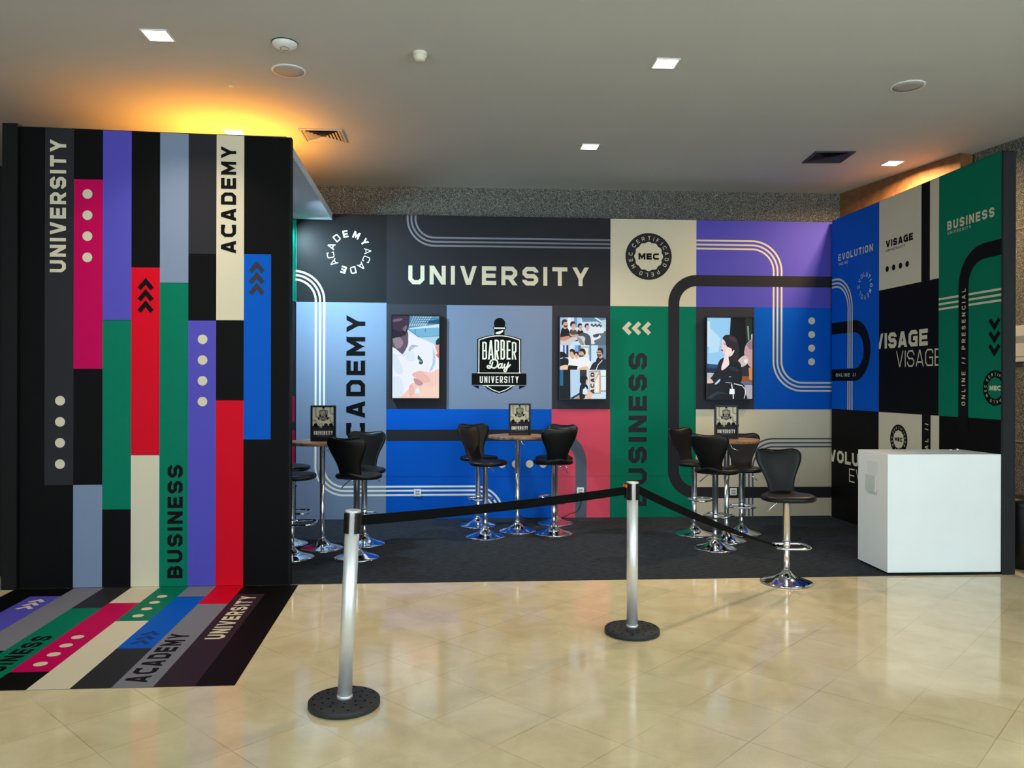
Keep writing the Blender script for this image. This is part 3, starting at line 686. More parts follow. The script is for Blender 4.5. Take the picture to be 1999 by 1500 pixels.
vent('square ceiling air vent beside the canopy at left, lit orange', -1.018, 7.343, -.02, M['vent_metal'])
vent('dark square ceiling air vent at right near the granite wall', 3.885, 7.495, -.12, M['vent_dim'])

# ------------------------------------------------------------------ screens on the back wall
_em = {}
def scr(c):
    if c not in _em: _em[c] = emit('screen_%02x%02x%02x' % c, c, 1.0)
    return _em[c]
def television(label, a0, a1, z0, z1, shapes, crop, group='portrait screens on the back wall'):
    ac = (a0+a1)/2; x, y, z = bw(ac, .004, (z0+z1)/2)
    t = thing('television', label, 'television', (x, y, z), BWD, group)
    hw, hh = (a1-a0)/2, (z1-z0)/2
    k = MB(); bz = .012
    k.box(-hw, -.05, -hh, hw, -.012, hh, 0, .004)
    for q in ((-hw, -hh, hw, -hh+bz), (-hw, hh-bz, hw, hh), (-hw, -hh+bz, -hw+bz, hh-bz), (hw-bz, -hh+bz, hw, hh-bz)): k.box(q[0], -.066, q[1], q[2], -.05, q[3])
    k.build('frame', M['plastic'], t)
    k = MB(); k.box(-hw*.55, -.014, -hh*.4, hw*.55, .003, hh*.4); k.build('wall_bracket', M['black_trim'], t)
    x0, y0, x1, y1 = crop; sx = (2*hw-2*bz-.002)/(x1-x0); sz = (2*hh-2*bz-.002)/(y1-y0)
    A = Art(scr); A.step = .00012; A.map = lambda a, b, k_: (a, -.0505-k_*A.step, b)
    A.clipr = (-hw+bz+.001, -hh+bz+.001, hw-bz-.001, hh-bz-.001)
    def m_(X, Y): return (-hw+bz+.001+(X-x0)*sx, hh-bz-.001-(Y-y0)*sz)
    for n_, (kind, col, pts) in enumerate(shapes):
        pts = [m_(*q) for q in pts]
        if kind == 's': pts = smooth_poly(pts)
        if kind == 'l': A.rib(pts[:-1], (pts[-1][0]-m_(0, 0)[0]), col, n_+1); continue
        if kind == 'e':
            (cx, cz), (rx, rz_) = pts[0], (pts[1][0]-pts[0][0], pts[0][1]-pts[1][1])
            pts = [(cx+rx*math.cos(2*PI*q/28), cz+rz_*math.sin(2*PI*q/28)) for q in range(28)]
        # split concave outlines into triangles so that clipping stays exact
        from mathutils.geometry import tessellate_polygon
        if len(pts) > 4:
            for tr in tessellate_polygon([[Vector((p[0], p[1], 0)) for p in pts]]): A.poly([pts[q] for q in tr], col, n_+1)
        else: A.poly(pts, col, n_+1)
    A.build('screen', t)
    return t
def R_(x0, y0, x1, y1): return [(x0, y0), (x1, y0), (x1, y1), (x0, y1)]
def E_(cx, cy, rx, ry): return [(cx, cy), (cx+rx, cy-ry)]
def Ln(w_, *p): return list(p) + [(w_, 0)]
T1 = [('p', (214, 234, 246), R_(100, 60, 900, 1420)),
      ('p', (96, 158, 196), [(370, 60), (900, 60), (900, 440), (540, 430), (360, 300)]),
      ('p', (40, 92, 124), [(640, 180), (900, 130), (900, 215), (660, 210)]), ('p', (208, 236, 248), [(395, 285), (900, 215), (900, 270), (400, 300)]),
      ] + [('l', (214, 236, 248), Ln(9, (400+q*34, 250), (470+q*40, 90))) for q in range(8)] + [('l', (38, 74, 102), Ln(8, (395, 110+q*32), (880, 90+q*34))) for q in range(4)] + [
      ('p', (120, 184, 222), [(400, 300), (900, 275), (900, 400), (560, 425)]), ('l', (66, 130, 178), Ln(12, (490, 300), (490, 370))), ('l', (66, 130, 178), Ln(12, (650, 295), (650, 350))),
      ('p', (176, 216, 236), [(560, 425), (900, 400), (900, 640), (640, 480)]), ('l', (96, 150, 178), Ln(10, (560, 430), (900, 404))),
      ('s', (236, 242, 252), [(90, 560), (280, 690), (372, 560), (400, 380), (520, 430), (700, 495), (820, 590), (872, 900), (900, 1450), (90, 1450)]),
      ('s', (214, 231, 247), [(130, 700), (210, 745), (300, 960), (230, 1020), (150, 930)]), ('s', (176, 206, 236), [(775, 590), (806, 720), (800, 860), (735, 972), (722, 958), (770, 820)]),
      ('s', (222, 234, 248), [(300, 700), (400, 640), (470, 680), (480, 800), (380, 800)]), ('s', (220, 234, 247), [(110, 1100), (240, 1050), (300, 1200), (280, 1390), (110, 1390)]),
      ('s', (96, 86, 110), [(110, 400), (350, 330), (378, 470), (370, 560), (300, 690), (270, 690), (190, 620), (110, 560)]),
      ('s', (146, 132, 148), [(130, 440), (240, 430), (300, 520), (250, 600), (180, 590)]),
      ('s', (66, 50, 72), [(90, 60), (370, 60), (396, 180), (366, 330), (300, 400), (200, 430), (90, 425)]), ('s', (44, 36, 54), [(90, 300), (260, 340), (360, 300), (340, 385), (220, 432), (90, 428)]),
      ('s', (116, 96, 124), [(120, 160), (250, 130), (290, 145), (240, 176), (140, 185)]), ('s', (126, 104, 130), [(290, 300), (340, 240), (360, 270), (330, 335)]),
      ('s', (176, 192, 228), [(385, 620), (440, 552), (548, 572), (480, 592), (430, 630), (392, 656)]), ('l', (214, 218, 232), Ln(10, (200, 715), (330, 716))),
      ('s', (64, 100, 110), [(538, 715), (580, 760), (618, 820), (590, 862), (548, 845), (560, 800), (530, 770)]), ('l', (190, 214, 222), Ln(7, (545, 800), (605, 812))),
      ('s', (28, 48, 64), [(818, 500), (850, 450), (900, 440), (900, 560), (830, 550)]), ('s', (222, 156, 150), [(815, 570), (900, 550), (900, 700), (850, 690)]), ('s', (238, 120, 100), [(820, 700), (900, 680), (900, 770), (840, 740)]),
      ('s', (244, 206, 194), [(440, 1020), (560, 962), (740, 985), (900, 960), (900, 1450), (260, 1450), (390, 1250), (440, 1160), (480, 1150), (500, 1080)]),
      ('s', (236, 188, 180), [(440, 1022), (560, 968), (660, 1020), (740, 1120), (640, 1150), (540, 1100)]), ('s', (196, 150, 156), [(470, 1080), (560, 1110), (620, 1165), (560, 1200), (490, 1160)]),
      ('s', (246, 214, 196), [(620, 1200), (760, 1220), (900, 1150), (900, 1450), (560, 1450), (580, 1300)]), ('s', (240, 186, 176), [(400, 1200), (450, 1180), (480, 1290), (430, 1380), (390, 1330)]),
      ('p', (222, 244, 246), [(488, 1320), (496, 1250), (520, 1240), (524, 1215), (536, 1215), (540, 1240), (562, 1250), (572, 1320)])]
television('leftmost of the three wall screens, showing a white polo shirt and a hand', .636, 1.171, 1.327, 2.256, T1, (130, 90, 870, 1395))
SK, DK, WH = (222, 172, 146), (26, 26, 32), (238, 242, 246)
def bust(cx, top, s_, hair, skin, shirt, turn=1, beard=False, arm=True):
    o = [('s', shirt, [(cx-52*s_, top+250*s_), (cx-44*s_, top+130*s_), (cx-8*s_, top+100*s_), (cx+34*s_, top+108*s_), (cx+64*s_, top+160*s_), (cx+70*s_, top+270*s_)]),
         ('s', skin, [(cx-16*s_, top+75*s_), (cx+22*s_, top+75*s_), (cx+26*s_, top+112*s_), (cx, top+122*s_), (cx-16*s_, top+108*s_)]),
         ('s', skin, [(cx-26*s_*turn, top+20*s_), (cx+28*s_*turn, top+16*s_), (cx+34*s_*turn, top+48*s_), (cx+42*s_*turn, top+60*s_), (cx+30*s_*turn, top+90*s_), (cx-4*s_*turn, top+94*s_), (cx-26*s_*turn, top+60*s_)]),
         ('s', hair, [(cx+30*s_*turn, top+26*s_), (cx+28*s_*turn, top+2*s_), (cx, top-10*s_), (cx-32*s_*turn, top+6*s_), (cx-40*s_*turn, top+50*s_), (cx-26*s_*turn, top+72*s_), (cx-16*s_*turn, top+44*s_), (cx, top+26*s_)])]
    if beard: o.append(('s', (92, 70, 62), [(cx+38*s_*turn, top+66*s_), (cx+34*s_*turn, top+98*s_), (cx, top+100*s_), (cx-16*s_*turn, top+66*s_), (cx+8*s_*turn, top+74*s_)]))
    o.append(('l', (30, 28, 34), Ln(4*s_, (cx+20*s_*turn, top+42*s_), (cx+34*s_*turn, top+42*s_))))
    return o
T2 = [('p', (206, 226, 240), R_(80, 60, 880, 540)), ('p', (166, 196, 222), R_(80, 60, 230, 320)), ('p', (224, 238, 248), R_(225, 60, 285, 330)), ('p', (110, 158, 210), R_(330, 60, 380, 250)), ('p', (176, 208, 236), R_(380, 60, 440, 240)),
      ('p', (96, 132, 160), [(440, 60), (880, 60), (880, 240), (700, 150), (470, 160)]), ('p', (220, 236, 242), [(660, 90), (790, 180), (790, 150), (690, 80)]), ('p', (190, 214, 224), [(780, 130), (880, 110), (880, 300), (780, 260)]),
      ('p', (92, 112, 124), [(560, 540), (640, 380), (800, 300), (880, 300), (880, 540)])]
for q in range(6): T2 += [('e', (70, 74, 84), E_(620+q*30, 205+(q % 2)*22, 18, 22)), ('s', (226, 234, 240), [(600+q*32, 250), (650+q*32, 240), (670+q*30, 320), (610+q*30, 340)])]
T2 += [('s', (228, 232, 238), [(600, 350), (700, 330), (760, 390), (680, 440), (640, 500), (600, 480)]), ('s', (226, 230, 236), [(600, 490), (650, 480), (670, 510), (620, 522)]), ('s', (60, 70, 82), [(640, 370), (740, 350), (720, 400), (660, 410)]), ('s', (232, 236, 240), [(650, 430), (760, 390), (750, 420), (680, 450)])]
T2 += bust(540, 190, .95, (70, 62, 64), (214, 176, 160), (220, 228, 236)) + bust(428, 190, .95, (34, 32, 38), SK, (30, 34, 44)) + [('s', (70, 82, 92), [(400, 380), (480, 335), (560, 360), (600, 420), (600, 540), (520, 540), (480, 420)])]
T2 += bust(312, 160, 1.15, (44, 38, 38), SK, (74, 78, 74)) + bust(178, 130, 1.2, (46, 40, 38), SK, (22, 22, 28), beard=True)
T2 += [('s', (214, 160, 136), [(250, 340), (300, 370), (390, 360), (400, 385), (290, 400)]), ('s', (206, 204, 206), [(100, 430), (240, 420), (430, 390), (510, 420), (480, 540), (430, 540), (390, 450), (300, 500), (260, 540), (90, 540)]), ('s', (150, 146, 146), [(380, 420), (440, 430), (500, 540), (450, 540)]),
       ('s', (204, 140, 116), [(100, 420), (170, 400), (250, 390), (260, 430), (180, 465), (110, 460)]),
       ('p', (214, 232, 244), R_(80, 540, 880, 940)), ('p', (62, 112, 176), R_(150, 540, 180, 760)), ('p', (34, 52, 84), R_(205, 540, 240, 740)), ('p', (206, 226, 242), R_(240, 540, 330, 700)), ('p', (120, 172, 226), R_(340, 540, 400, 650)), ('p', (60, 104, 164), R_(400, 540, 440, 660)),
       ('p', (196, 176, 140), R_(440, 560, 580, 700)), ('p', (230, 234, 226), R_(470, 580, 560, 700)), ('p', (72, 128, 200), R_(580, 540, 608, 800)), ('p', (200, 226, 244), R_(608, 540, 720, 800)), ('p', (112, 136, 160), R_(720, 540, 880, 780))]
T2 += bust(372, 650, .9, (26, 26, 32), (226, 178, 150), (226, 230, 236), -1) + bust(300, 612, 1.25, (24, 24, 30), (226, 178, 150), WH, -1) + bust(465, 605, 1.35, (36, 28, 26), (222, 170, 140), WH, -1, True) + bust(755, 590, 1.35, (44, 38, 40), (206, 164, 146), (26, 30, 42), -1, True)
T2 += [('s', WH, [(380, 760), (540, 740), (610, 860), (560, 960), (370, 960)]), ('s', (30, 34, 44), [(600, 900), (640, 830), (700, 800), (800, 770), (900, 780), (900, 960), (600, 960)]), ('l', (232, 232, 236), Ln(12, (790, 780), (720, 860), (685, 950))), ('l', (34, 34, 40), Ln(14, (690, 652), (770, 652))),
       ('s', (20, 20, 26), [(90, 660), (160, 650), (210, 700), (190, 745), (140, 740), (90, 760)]), ('s', (18, 20, 28), [(90, 780), (190, 750), (240, 780), (220, 880), (90, 900)]), ('s', (238, 196, 172), [(100, 890), (200, 860), (240, 900), (220, 950), (110, 930)]),
       ('p', (14, 14, 18), [(240, 865), (390, 880), (380, 940), (225, 940)]), ('s', (234, 190, 162), [(390, 930), (470, 890), (560, 890), (540, 960), (390, 960)]),
       ('p', (206, 228, 242), R_(80, 940, 880, 1430)), ('p', (34, 104, 150), R_(80, 940, 155, 1200)), ('p', (12, 16, 22), [(155, 940), (270, 940), (275, 1430), (80, 1430), (80, 1200), (155, 1200)]), ('p', (184, 214, 240), [(270, 950), (430, 945), (430, 1320), (280, 1390)]),
       ('p', (54, 44, 48), R_(425, 940, 535, 1100)), ('p', (206, 220, 236), R_(535, 940, 620, 1300)), ('p', (32, 58, 82), [(270, 1400), (430, 1310), (430, 1345), (310, 1420)]), ('p', (186, 150, 132), [(330, 1420), (430, 1345), (440, 1420)]),
       ('p', (176, 170, 160), [(580, 960), (760, 945), (765, 1330), (580, 1340)]), ('p', (226, 216, 196), [(585, 985), (735, 975), (660, 1130), (655, 1310), (590, 1320)]), ('p', (240, 236, 224), [(740, 1010), (740, 1310), (660, 1310), (665, 1140)]), ('p', (196, 158, 130), [(740, 1000), (765, 990), (768, 1325), (740, 1320)]),
       ('p', (226, 240, 246), R_(768, 945, 880, 1280)), ('l', (60, 96, 120), Ln(8, (768, 1045), (880, 1040))), ('l', (40, 60, 84), Ln(12, (768, 1285), (880, 1285)))]
def strokes_up(txt, x0, x1, y0, y1, col):
    P, W = text_polys(txt, .26, .8, .2); o = []
    for q in P: o.append(('p', col, [(x1-(x1-x0)*(1-y) if False else x0+(x1-x0)*(1-y), y0-(y0-y1)*x/W) for x, y in q]))
    return o
T2 += strokes_up('ACAD', 598, 662, 1325, 985, (52, 26, 32))
T2 += [('s', (16, 18, 26), [(425, 1090), (470, 1035), (540, 1050), (550, 1110), (530, 1170), (440, 1165)]), ('s', (230, 178, 150), [(530, 1100), (552, 1110), (545, 1160), (520, 1170)]), ('s', (20, 24, 36), [(440, 1180), (520, 1170), (560, 1230), (550, 1340), (500, 1400), (430, 1420), (418, 1300)]),
       ('p', (214, 234, 250), [(468, 1330), (476, 1255), (505, 1240), (505, 1222), (522, 1222), (524, 1240), (552, 1255), (555, 1330), (512, 1345)]), ('s', (240, 190, 162), [(510, 1370), (580, 1300), (620, 1340), (600, 1420), (540, 1400)])]
television('middle of the three wall screens, showing stacked photos of a seated audience', 2.483, 3.024, 1.322, 2.252, T2, (103, 88, 850, 1412))
T3 = [('p', (20, 24, 28), R_(50, 60, 850, 1430)), ('p', (150, 204, 240), [(70, 60), (465, 60), (445, 400), (380, 860), (70, 835)]), ('p', (206, 230, 240), R_(80, 140, 122, 560)), ('p', (186, 222, 246), [(120, 240), (300, 420), (260, 640), (110, 660)]),
      ('p', (20, 42, 76), [(70, 838), (300, 850), (260, 990), (70, 980)]), ('p', (36, 74, 122), [(70, 838), (300, 852), (290, 910), (70, 900)]), ('p', (190, 190, 196), [(70, 980), (230, 990), (160, 1080), (70, 1100)]),
      ('p', (34, 48, 40), [(470, 60), (850, 60), (850, 560), (700, 500)]), ('p', (16, 18, 22), [(470, 80), (700, 80), (740, 900), (560, 900)]), ('p', (120, 150, 130), [(730, 220), (760, 215), (770, 440), (750, 460)]), ('p', (196, 216, 214), [(800, 360), (830, 330), (830, 560), (805, 520)]),
      ('p', (44, 42, 52), [(640, 880), (850, 860), (850, 1040), (620, 1030)]), ('p', (150, 82, 42), [(620, 1030), (850, 1045), (850, 1130), (610, 1110)]), ('p', (206, 140, 92), [(760, 900), (850, 880), (850, 1110), (770, 1090)]), ('p', (96, 106, 134), [(610, 1110), (850, 1130), (850, 1430), (660, 1430)]), ('p', (174, 170, 180), [(700, 1180), (850, 1180), (850, 1430), (700, 1430)]),
      ('s', (196, 156, 162), [(700, 560), (760, 470), (850, 440), (850, 860), (760, 860), (690, 700)]), ('s', (150, 120, 134), [(730, 520), (800, 460), (850, 470), (850, 560), (780, 600)]), ('s', (206, 190, 190), [(565, 850), (600, 760), (690, 700), (760, 760), (720, 850), (620, 890)]), ('e', (240, 228, 222), E_(715, 790, 30, 34)),
      ('s', (26, 28, 34), [(160, 1040), (240, 900), (270, 800), (340, 740), (480, 740), (600, 800), (640, 900), (620, 1150), (300, 1150), (190, 1170), (110, 1090)]), ('s', (44, 46, 54), [(460, 880), (560, 900), (600, 960), (500, 950)]),
      ('s', (22, 26, 32), [(70, 1160), (300, 1130), (480, 1150), (660, 1160), (700, 1300), (690, 1430), (70, 1430)]), ('s', (44, 54, 64), [(90, 1380), (250, 1290), (420, 1330), (260, 1330), (150, 1400)]), ('s', (182, 204, 226), [(200, 1165), (280, 1085), (292, 1110), (240, 1165)]),
      ('s', (238, 208, 206), [(330, 430), (360, 480), (400, 540), (470, 600), (440, 680), (350, 670), (330, 650), (320, 640), (310, 600), (318, 570), (306, 520)]),
      ('s', (44, 36, 42), [(330, 420), (370, 370), (440, 360), (530, 390), (575, 460), (600, 560), (600, 700), (540, 800), (460, 760), (500, 660), (480, 590), (400, 550), (370, 470)]), ('s', (64, 54, 60), [(440, 380), (530, 410), (560, 480), (500, 470), (440, 430)]),
      ('s', (244, 222, 222), [(375, 640), (400, 590), (470, 580), (480, 660), (430, 720), (440, 820), (420, 870), (330, 940), (310, 900), (345, 780), (365, 700)]), ('s', (242, 214, 212), [(470, 660), (510, 610), (522, 625), (490, 690), (440, 720)]),
      ('s', (120, 36, 66), [(308, 600), (330, 604), (340, 620), (320, 632)]), ('l', (40, 30, 36), Ln(9, (345, 505), (378, 520))), ('l', (40, 30, 36), Ln(8, (308, 510), (320, 515))),
      ('s', (236, 190, 180), [(70, 1090), (130, 1075), (180, 1130), (160, 1150), (70, 1150)]), ('l', (206, 216, 222), Ln(9, (435, 1048), (472, 1048))), ('l', (150, 176, 180), Ln(11, (380, 1140), (470, 1145), (490, 1180))), ('l', (226, 230, 232), Ln(14, (515, 1158), (640, 1188))), ('l', (236, 236, 238), Ln(10, (640, 1180), (700, 1250), (708, 1310), (685, 1400))),
      ('l', (240, 244, 246), Ln(16, (480, 1170), (490, 1245))), ('p', (240, 248, 250), [(440, 1330), (450, 1245), (525, 1245), (530, 1330)]), ('l', (240, 244, 246), Ln(16, (505, 1330), (508, 1410)))]
television('rightmost of the three wall screens, showing a person in black, hand at face', 4.145, 4.692, 1.325, 2.262, T3, (75, 85, 820, 1405))

# ------------------------------------------------------------------ power sockets and their leads
def socket(label, a, z):
    x, y, zz = bw(a, .0045, z)
    t = thing('power_outlet', label, 'power outlet', (x, y, zz), BWD, 'white wall sockets')
    k = MB(); k.box(-.04, -.012, -.04, .04, 0, .04, 0, .003); k.build('plate', M['white_plastic'], t)
    for dz in (.014, -.014):
        k = MB(); k.box(-.022, -.0135, dz-.008, .022, -.0122, dz+.008); k.build('socket_face', M['grey_trim'] if False else M['grille'], t)
        k = MB()
        for dx in (-.01, .01): k.lathe([(.003, 0), (.003, .0012)], 12)
        k = MB()
        for dx in (-.011, .011): k.box(dx-.003, -.0145, dz-.003, dx+.003, -.0136, dz+.003)
        k.build('socket_hole', M['hole_shade'], t)
    return t
socket('white socket on the blue block at left, on the pale stripes', .924, .293)
socket('white socket on the grey arch in the pink block', 2.736, .30)
socket('white socket on the black band under the right table', 4.482, .283)
def lead(label, pts):
    k = MB(); q = []
    for i in range(len(pts)-1):
        p0, p1, p2, p3 = (Vector(pts[max(i-1, 0)]), Vector(pts[i]), Vector(pts[i+1]), Vector(pts[min(i+2, len(pts)-1)]))
        for n_ in range(8):
            t = n_/8; q.append(.5*(2*p1+(p2-p0)*t+(2*p0-5*p1+4*p2-p3)*t*t+(3*p1-p0-3*p2+p3)*t**3))
    q.append(Vector(pts[-1])); k.tube(q, .004, 8)
    return tag(k.build('electric_cable', M['plastic']), label, 'cable', 'cables along the back wall')
lead('black cable hanging from the socket in the pink block', [bw(2.738, .022, .29), bw(2.742, .03, .18), bw(2.70, .025, .08), bw(2.62, .03, .05), bw(2.55, .05, .02), bw(2.50, .10, .012)])
lead('black cable on the floor behind the middle table', [bw(1.97, .012, .13), bw(2.02, .015, .09), bw(2.06, .03, .03), bw(2.12, .06, .012), bw(2.2, .08, .012), bw(2.3, .06, .012)])

# ------------------------------------------------------------------ bar stools
def lerp_prof(tab, t):
    for (t0, v0), (t1, v1) in zip(tab, tab[1:]):
        if t <= t1: u = (t-t0)/(t1-t0); return v0+(v1-v0)*u
    return tab[-1][1]
STEM_BASE = [(.0, .0005), (.190, .0005), (.1925, .004), (.190, .008), (.172, .014), (.145, .021), (.115, .030), (.088, .041), (.066, .053), (.052, .064), (.044, .072), (.038, .076), (.036, .083), (.030, .086), (.030, .088), (.0, .088)]
def trumpet(parent, prof=STEM_BASE, sc=1.0):
    k = MB(); k.lathe([(r*sc, z) for r, z in prof][1:-1], 64, caps=True)
    return k.build('base', M['chrome'], parent)
def stool(label, x, y, f, seat, z0=0.0032, lever_side=-1, foot=.29):
    t = thing('bar_stool', label, 'bar stool', (x, y, z0), math.atan2(-f[0], f[1]), 'black bar stools')
    hs = seat-.045                                      # underside of the seat
    trumpet(t)
    k = MB(); k.lathe([(.0225, .07), (.0225, foot+.06)], 32); k.lathe([(.0235, .095), (.0235, .10)], 32); k.build('gas_lift', M['chrome_tube'], t)
    k = MB(); k.lathe([(.0255, foot+.02), (.0265, foot+.03), (.0265, hs-.004), (.04, hs-.001), (.04, hs+.01)], 32); k.build('column', M['chrome_tube'], t)
    k = MB(); pts = []
    W_, D_, r = .128, .205, .07                          # rounded loop in front of the column
    for cx, cy, a0 in ((W_-r, D_-r, 0), (-W_+r, D_-r, 90), (-W_+.045, .012+.02, 180), (W_-.045, .012+.02, 270)):
        rr = r if a0 < 180 else .03
        for q in range(7): a = math.radians(a0+90*q/6); pts.append((cx+rr*math.cos(a), cy+rr*math.sin(a), foot))
    k.tube(pts, .0095, 10, closed=True)
    k.lathe([(.0295, foot-.018), (.0305, foot-.015), (.0305, foot+.016), (.0295, foot+.019)], 28)
    k.build('footrest', M['chrome'], t)
    k = MB(); sx = lever_side
    k.tube([(sx*.03, .0, hs-.012), (sx*.075, .0, hs-.02), (sx*.10, .004, hs-.04), (sx*.15, .01, hs-.085)], .0045, 8); k.build('lever', M['chrome'], t)
    # seat: padded rounded pad that narrows and turns up towards the backrest
    def outline(a):
        ca, sa = math.cos(a), math.sin(a)
        n_ = 2.6; r_ = 1/((abs(ca)**n_+abs(sa)**n_)**(1/n_))
        xx = .2*r_*ca; yy = .185*r_*sa
        if yy < -.02: xx *= 1-.46*min(1, ((-yy-.02)/.165))**1.3
        return xx, yy+.02
    k = MB(); n_ = 48; P = []; F = []
    rings = [(0, .0), (.45, .001), (.75, .003), (.9, .001), (.97, -.006), (1.0, -.02), (.985, -.034), (.93, -.042), (.6, -.045), (0, -.045)]
    def up(yy): return .045*max(0, (-yy-.07)/.1)**2
    for s_, dz in rings:
        for q in range(n_):
            xx, yy = outline(2*PI*q/n_); xx *= s_; yy = yy*s_
            P.append((xx, yy, seat+dz+up(yy)))
    for i in range(len(rings)-1):
        for q in range(n_): F.append((i*n_+q, (i+1)*n_+q, (i+1)*n_+(q+1) % n_, i*n_+(q+1) % n_))
    k.add(P, F, 0, True); k.build('seat', M['leather'], t)
    # backrest: waisted shell with flared ears, padded both sides
    prof = [(0, .102), (.12, .098), (.22, .101), (.32, .109), (.42, .121), (.52, .136), (.62, .152), (.70, .164), (.78, .173), (.85, .177), (.90, .1755), (.94, .171), (.97, .163), (1.0, .148)]
    k = MB(); nu, nv = 24, 30; P = []; F = []
    for side in (1, -1):
        for j in range(nv+1):
            tt = j/nv; hw = lerp_prof(prof, tt)
            for i in range(nu+1):
                u = -1+2*i/nu
                edge = max(0, 1-abs(u)**5)**.5; te = max(0, 1-tt**14)**.5 * (1 if tt > 0 else .6)
                th = .017*min(edge, 1)*te + .002
                xx = hw*u
                ztop = .325*tt + .026*tt**5*(abs(u)**1.8) - .020*tt**6*abs(u)**7
                yy = -.148 - .085*tt**1.25 + .035*u*u*(.4+.6*tt) + side*th + .03*(1-tt)**4
                P.append((xx, yy, seat-.012+ztop))
    W1 = nu+1; off = (nv+1)*W1
    for j in range(nv):
        for i in range(nu):
            a = j*W1+i; F.append((a, a+W1, a+W1+1, a+1)); F.append((off+a, off+a+1, off+a+W1+1, off+a+W1))
    for j in range(nv):
        a = j*W1; F.append((a, off+a, off+a+W1, a+W1)); a = j*W1+nu; F.append((a, a+W1, off+a+W1, off+a))
    for i in range(nu): F.append((i, i+1, off+i+1, off+i)); a = nv*W1+i; F.append((a, off+a, off+a+1, a+1))
    k.add(P, F, 0, True)
    bo = k.build('backrest', M['leather'], t)
    pk = MB(); seam = []
    for j in range(3, nv+1): tt = j/nv; hw = lerp_prof(prof, tt); seam.append((-hw*1.0, tt))
    path = [P_ for P_ in seam] + [(-u*.148, 1.0) for u in (.8, .5, .2, -.2, -.5, -.8)] + [(-a, b) for a, b in seam[::-1]]
    pts = []
    for xx, tt in path:
        hw = lerp_prof(prof, tt); u = max(-1, min(1, xx/hw))
        pts.append((xx*1.006, -.148-.085*tt**1.25+.035*u*u*(.4+.6*tt)+.03*(1-tt)**4, seat-.012+.325*tt+.026*tt**5*(abs(u)**1.8)-.020*tt**6*abs(u)**7+(.002 if tt > .97 else 0)))
    pk.tube(pts, .0035, 6); pk.build('piping', M['leather'], bo)
    return t
stool('black bar stool at the left table, nearer right one with its back turned', -.664, 6.864, (0.362, 0.929), .72, foot=.30)
stool('black bar stool at the left table, farther right one facing out', -.65, 7.447, (-0.033, -0.997), .71, lever_side=-1, foot=.30)
stool('black bar stool at the left table, nearer one half hidden by the striped wall', -1.218, 6.911, (0.990, -0.029), .72, foot=.30)
stool('black bar stool at the left table, farther one half hidden by the striped wall', -1.362, 7.50, (0.990, -0.025), .73, foot=.30)
stool('black bar stool at the middle table, nearer of the left pair', .494, 7.697, (0.804, -0.593), .745, foot=.30)
stool('black bar stool at the middle table, farther of the left pair', .457, 8.313, (0.247, -0.965), .735, foot=.30)
stool('black bar stool at the middle table, nearer of the right pair with back turned', 1.187, 7.798, (-0.113, 0.988), .735, lever_side=1, foot=.30)
stool('black bar stool at the middle table, farther of the right pair', 1.29, 8.367, (-0.532, -0.829), .725, foot=.30)
stool('black bar stool at the right table, beside the green BUSINESS block', 2.579, 7.655, (0.500, -0.865), .73, foot=.36)
stool('black bar stool at the right table, nearest one with its back turned', 2.546, 6.972, (0.608, 0.789), .726, foot=.29)
stool('black bar stool behind the right table, facing out', 3.062, 7.645, (-0.372, -0.928), .67, foot=.29)
lone = stool('lone black bar stool at the carpet edge in front of the white counter', 2.652, 5.738, (-0.095, -0.992), .667, z0=.0032, lever_side=1, foot=.293)

# ------------------------------------------------------------------ bar tables and framed prints
def table(label, x, y, rz=0):
    t = thing('bar_table', label, 'table', (x, y, .0032), rz, 'round bar tables')
    trumpet(t, sc=.985)
    k = MB(); k.lathe([(.021, .07), (.021, .62)], 32); k.lathe([(.023, .09), (.023, .11)], 32); k.build('gas_lift', M['chrome_tube'], t)
    k = MB(); k.lathe([(.025, .59), (.0265, .595), (.0265, .93), (.05, .936), (.05, .944)], 32); k.build('column', M['chrome_tube'], t)
    k = MB(); k.tube([(.03, .0, .925), (.045, 0, .905), (.045, 0, .89), (.11, -.01, .862)], .004, 8); k.build('lever', M['chrome'], t)
    k = MB(); k.lathe([(.296, .945), (.30, .948), (.30, .971), (.297, .974)], 72); k.build('tabletop', M['wood'], t)
    return t
TOPZ = .0032+.974
table('round wooden bar table at the left, partly behind the striped wall', -1.01, 7.272)
table('round wooden bar table in the middle, in front of the blue block', .839, 7.963, .2)
table('round wooden bar table at the right, among three stools', 2.781, 7.31, -.3)

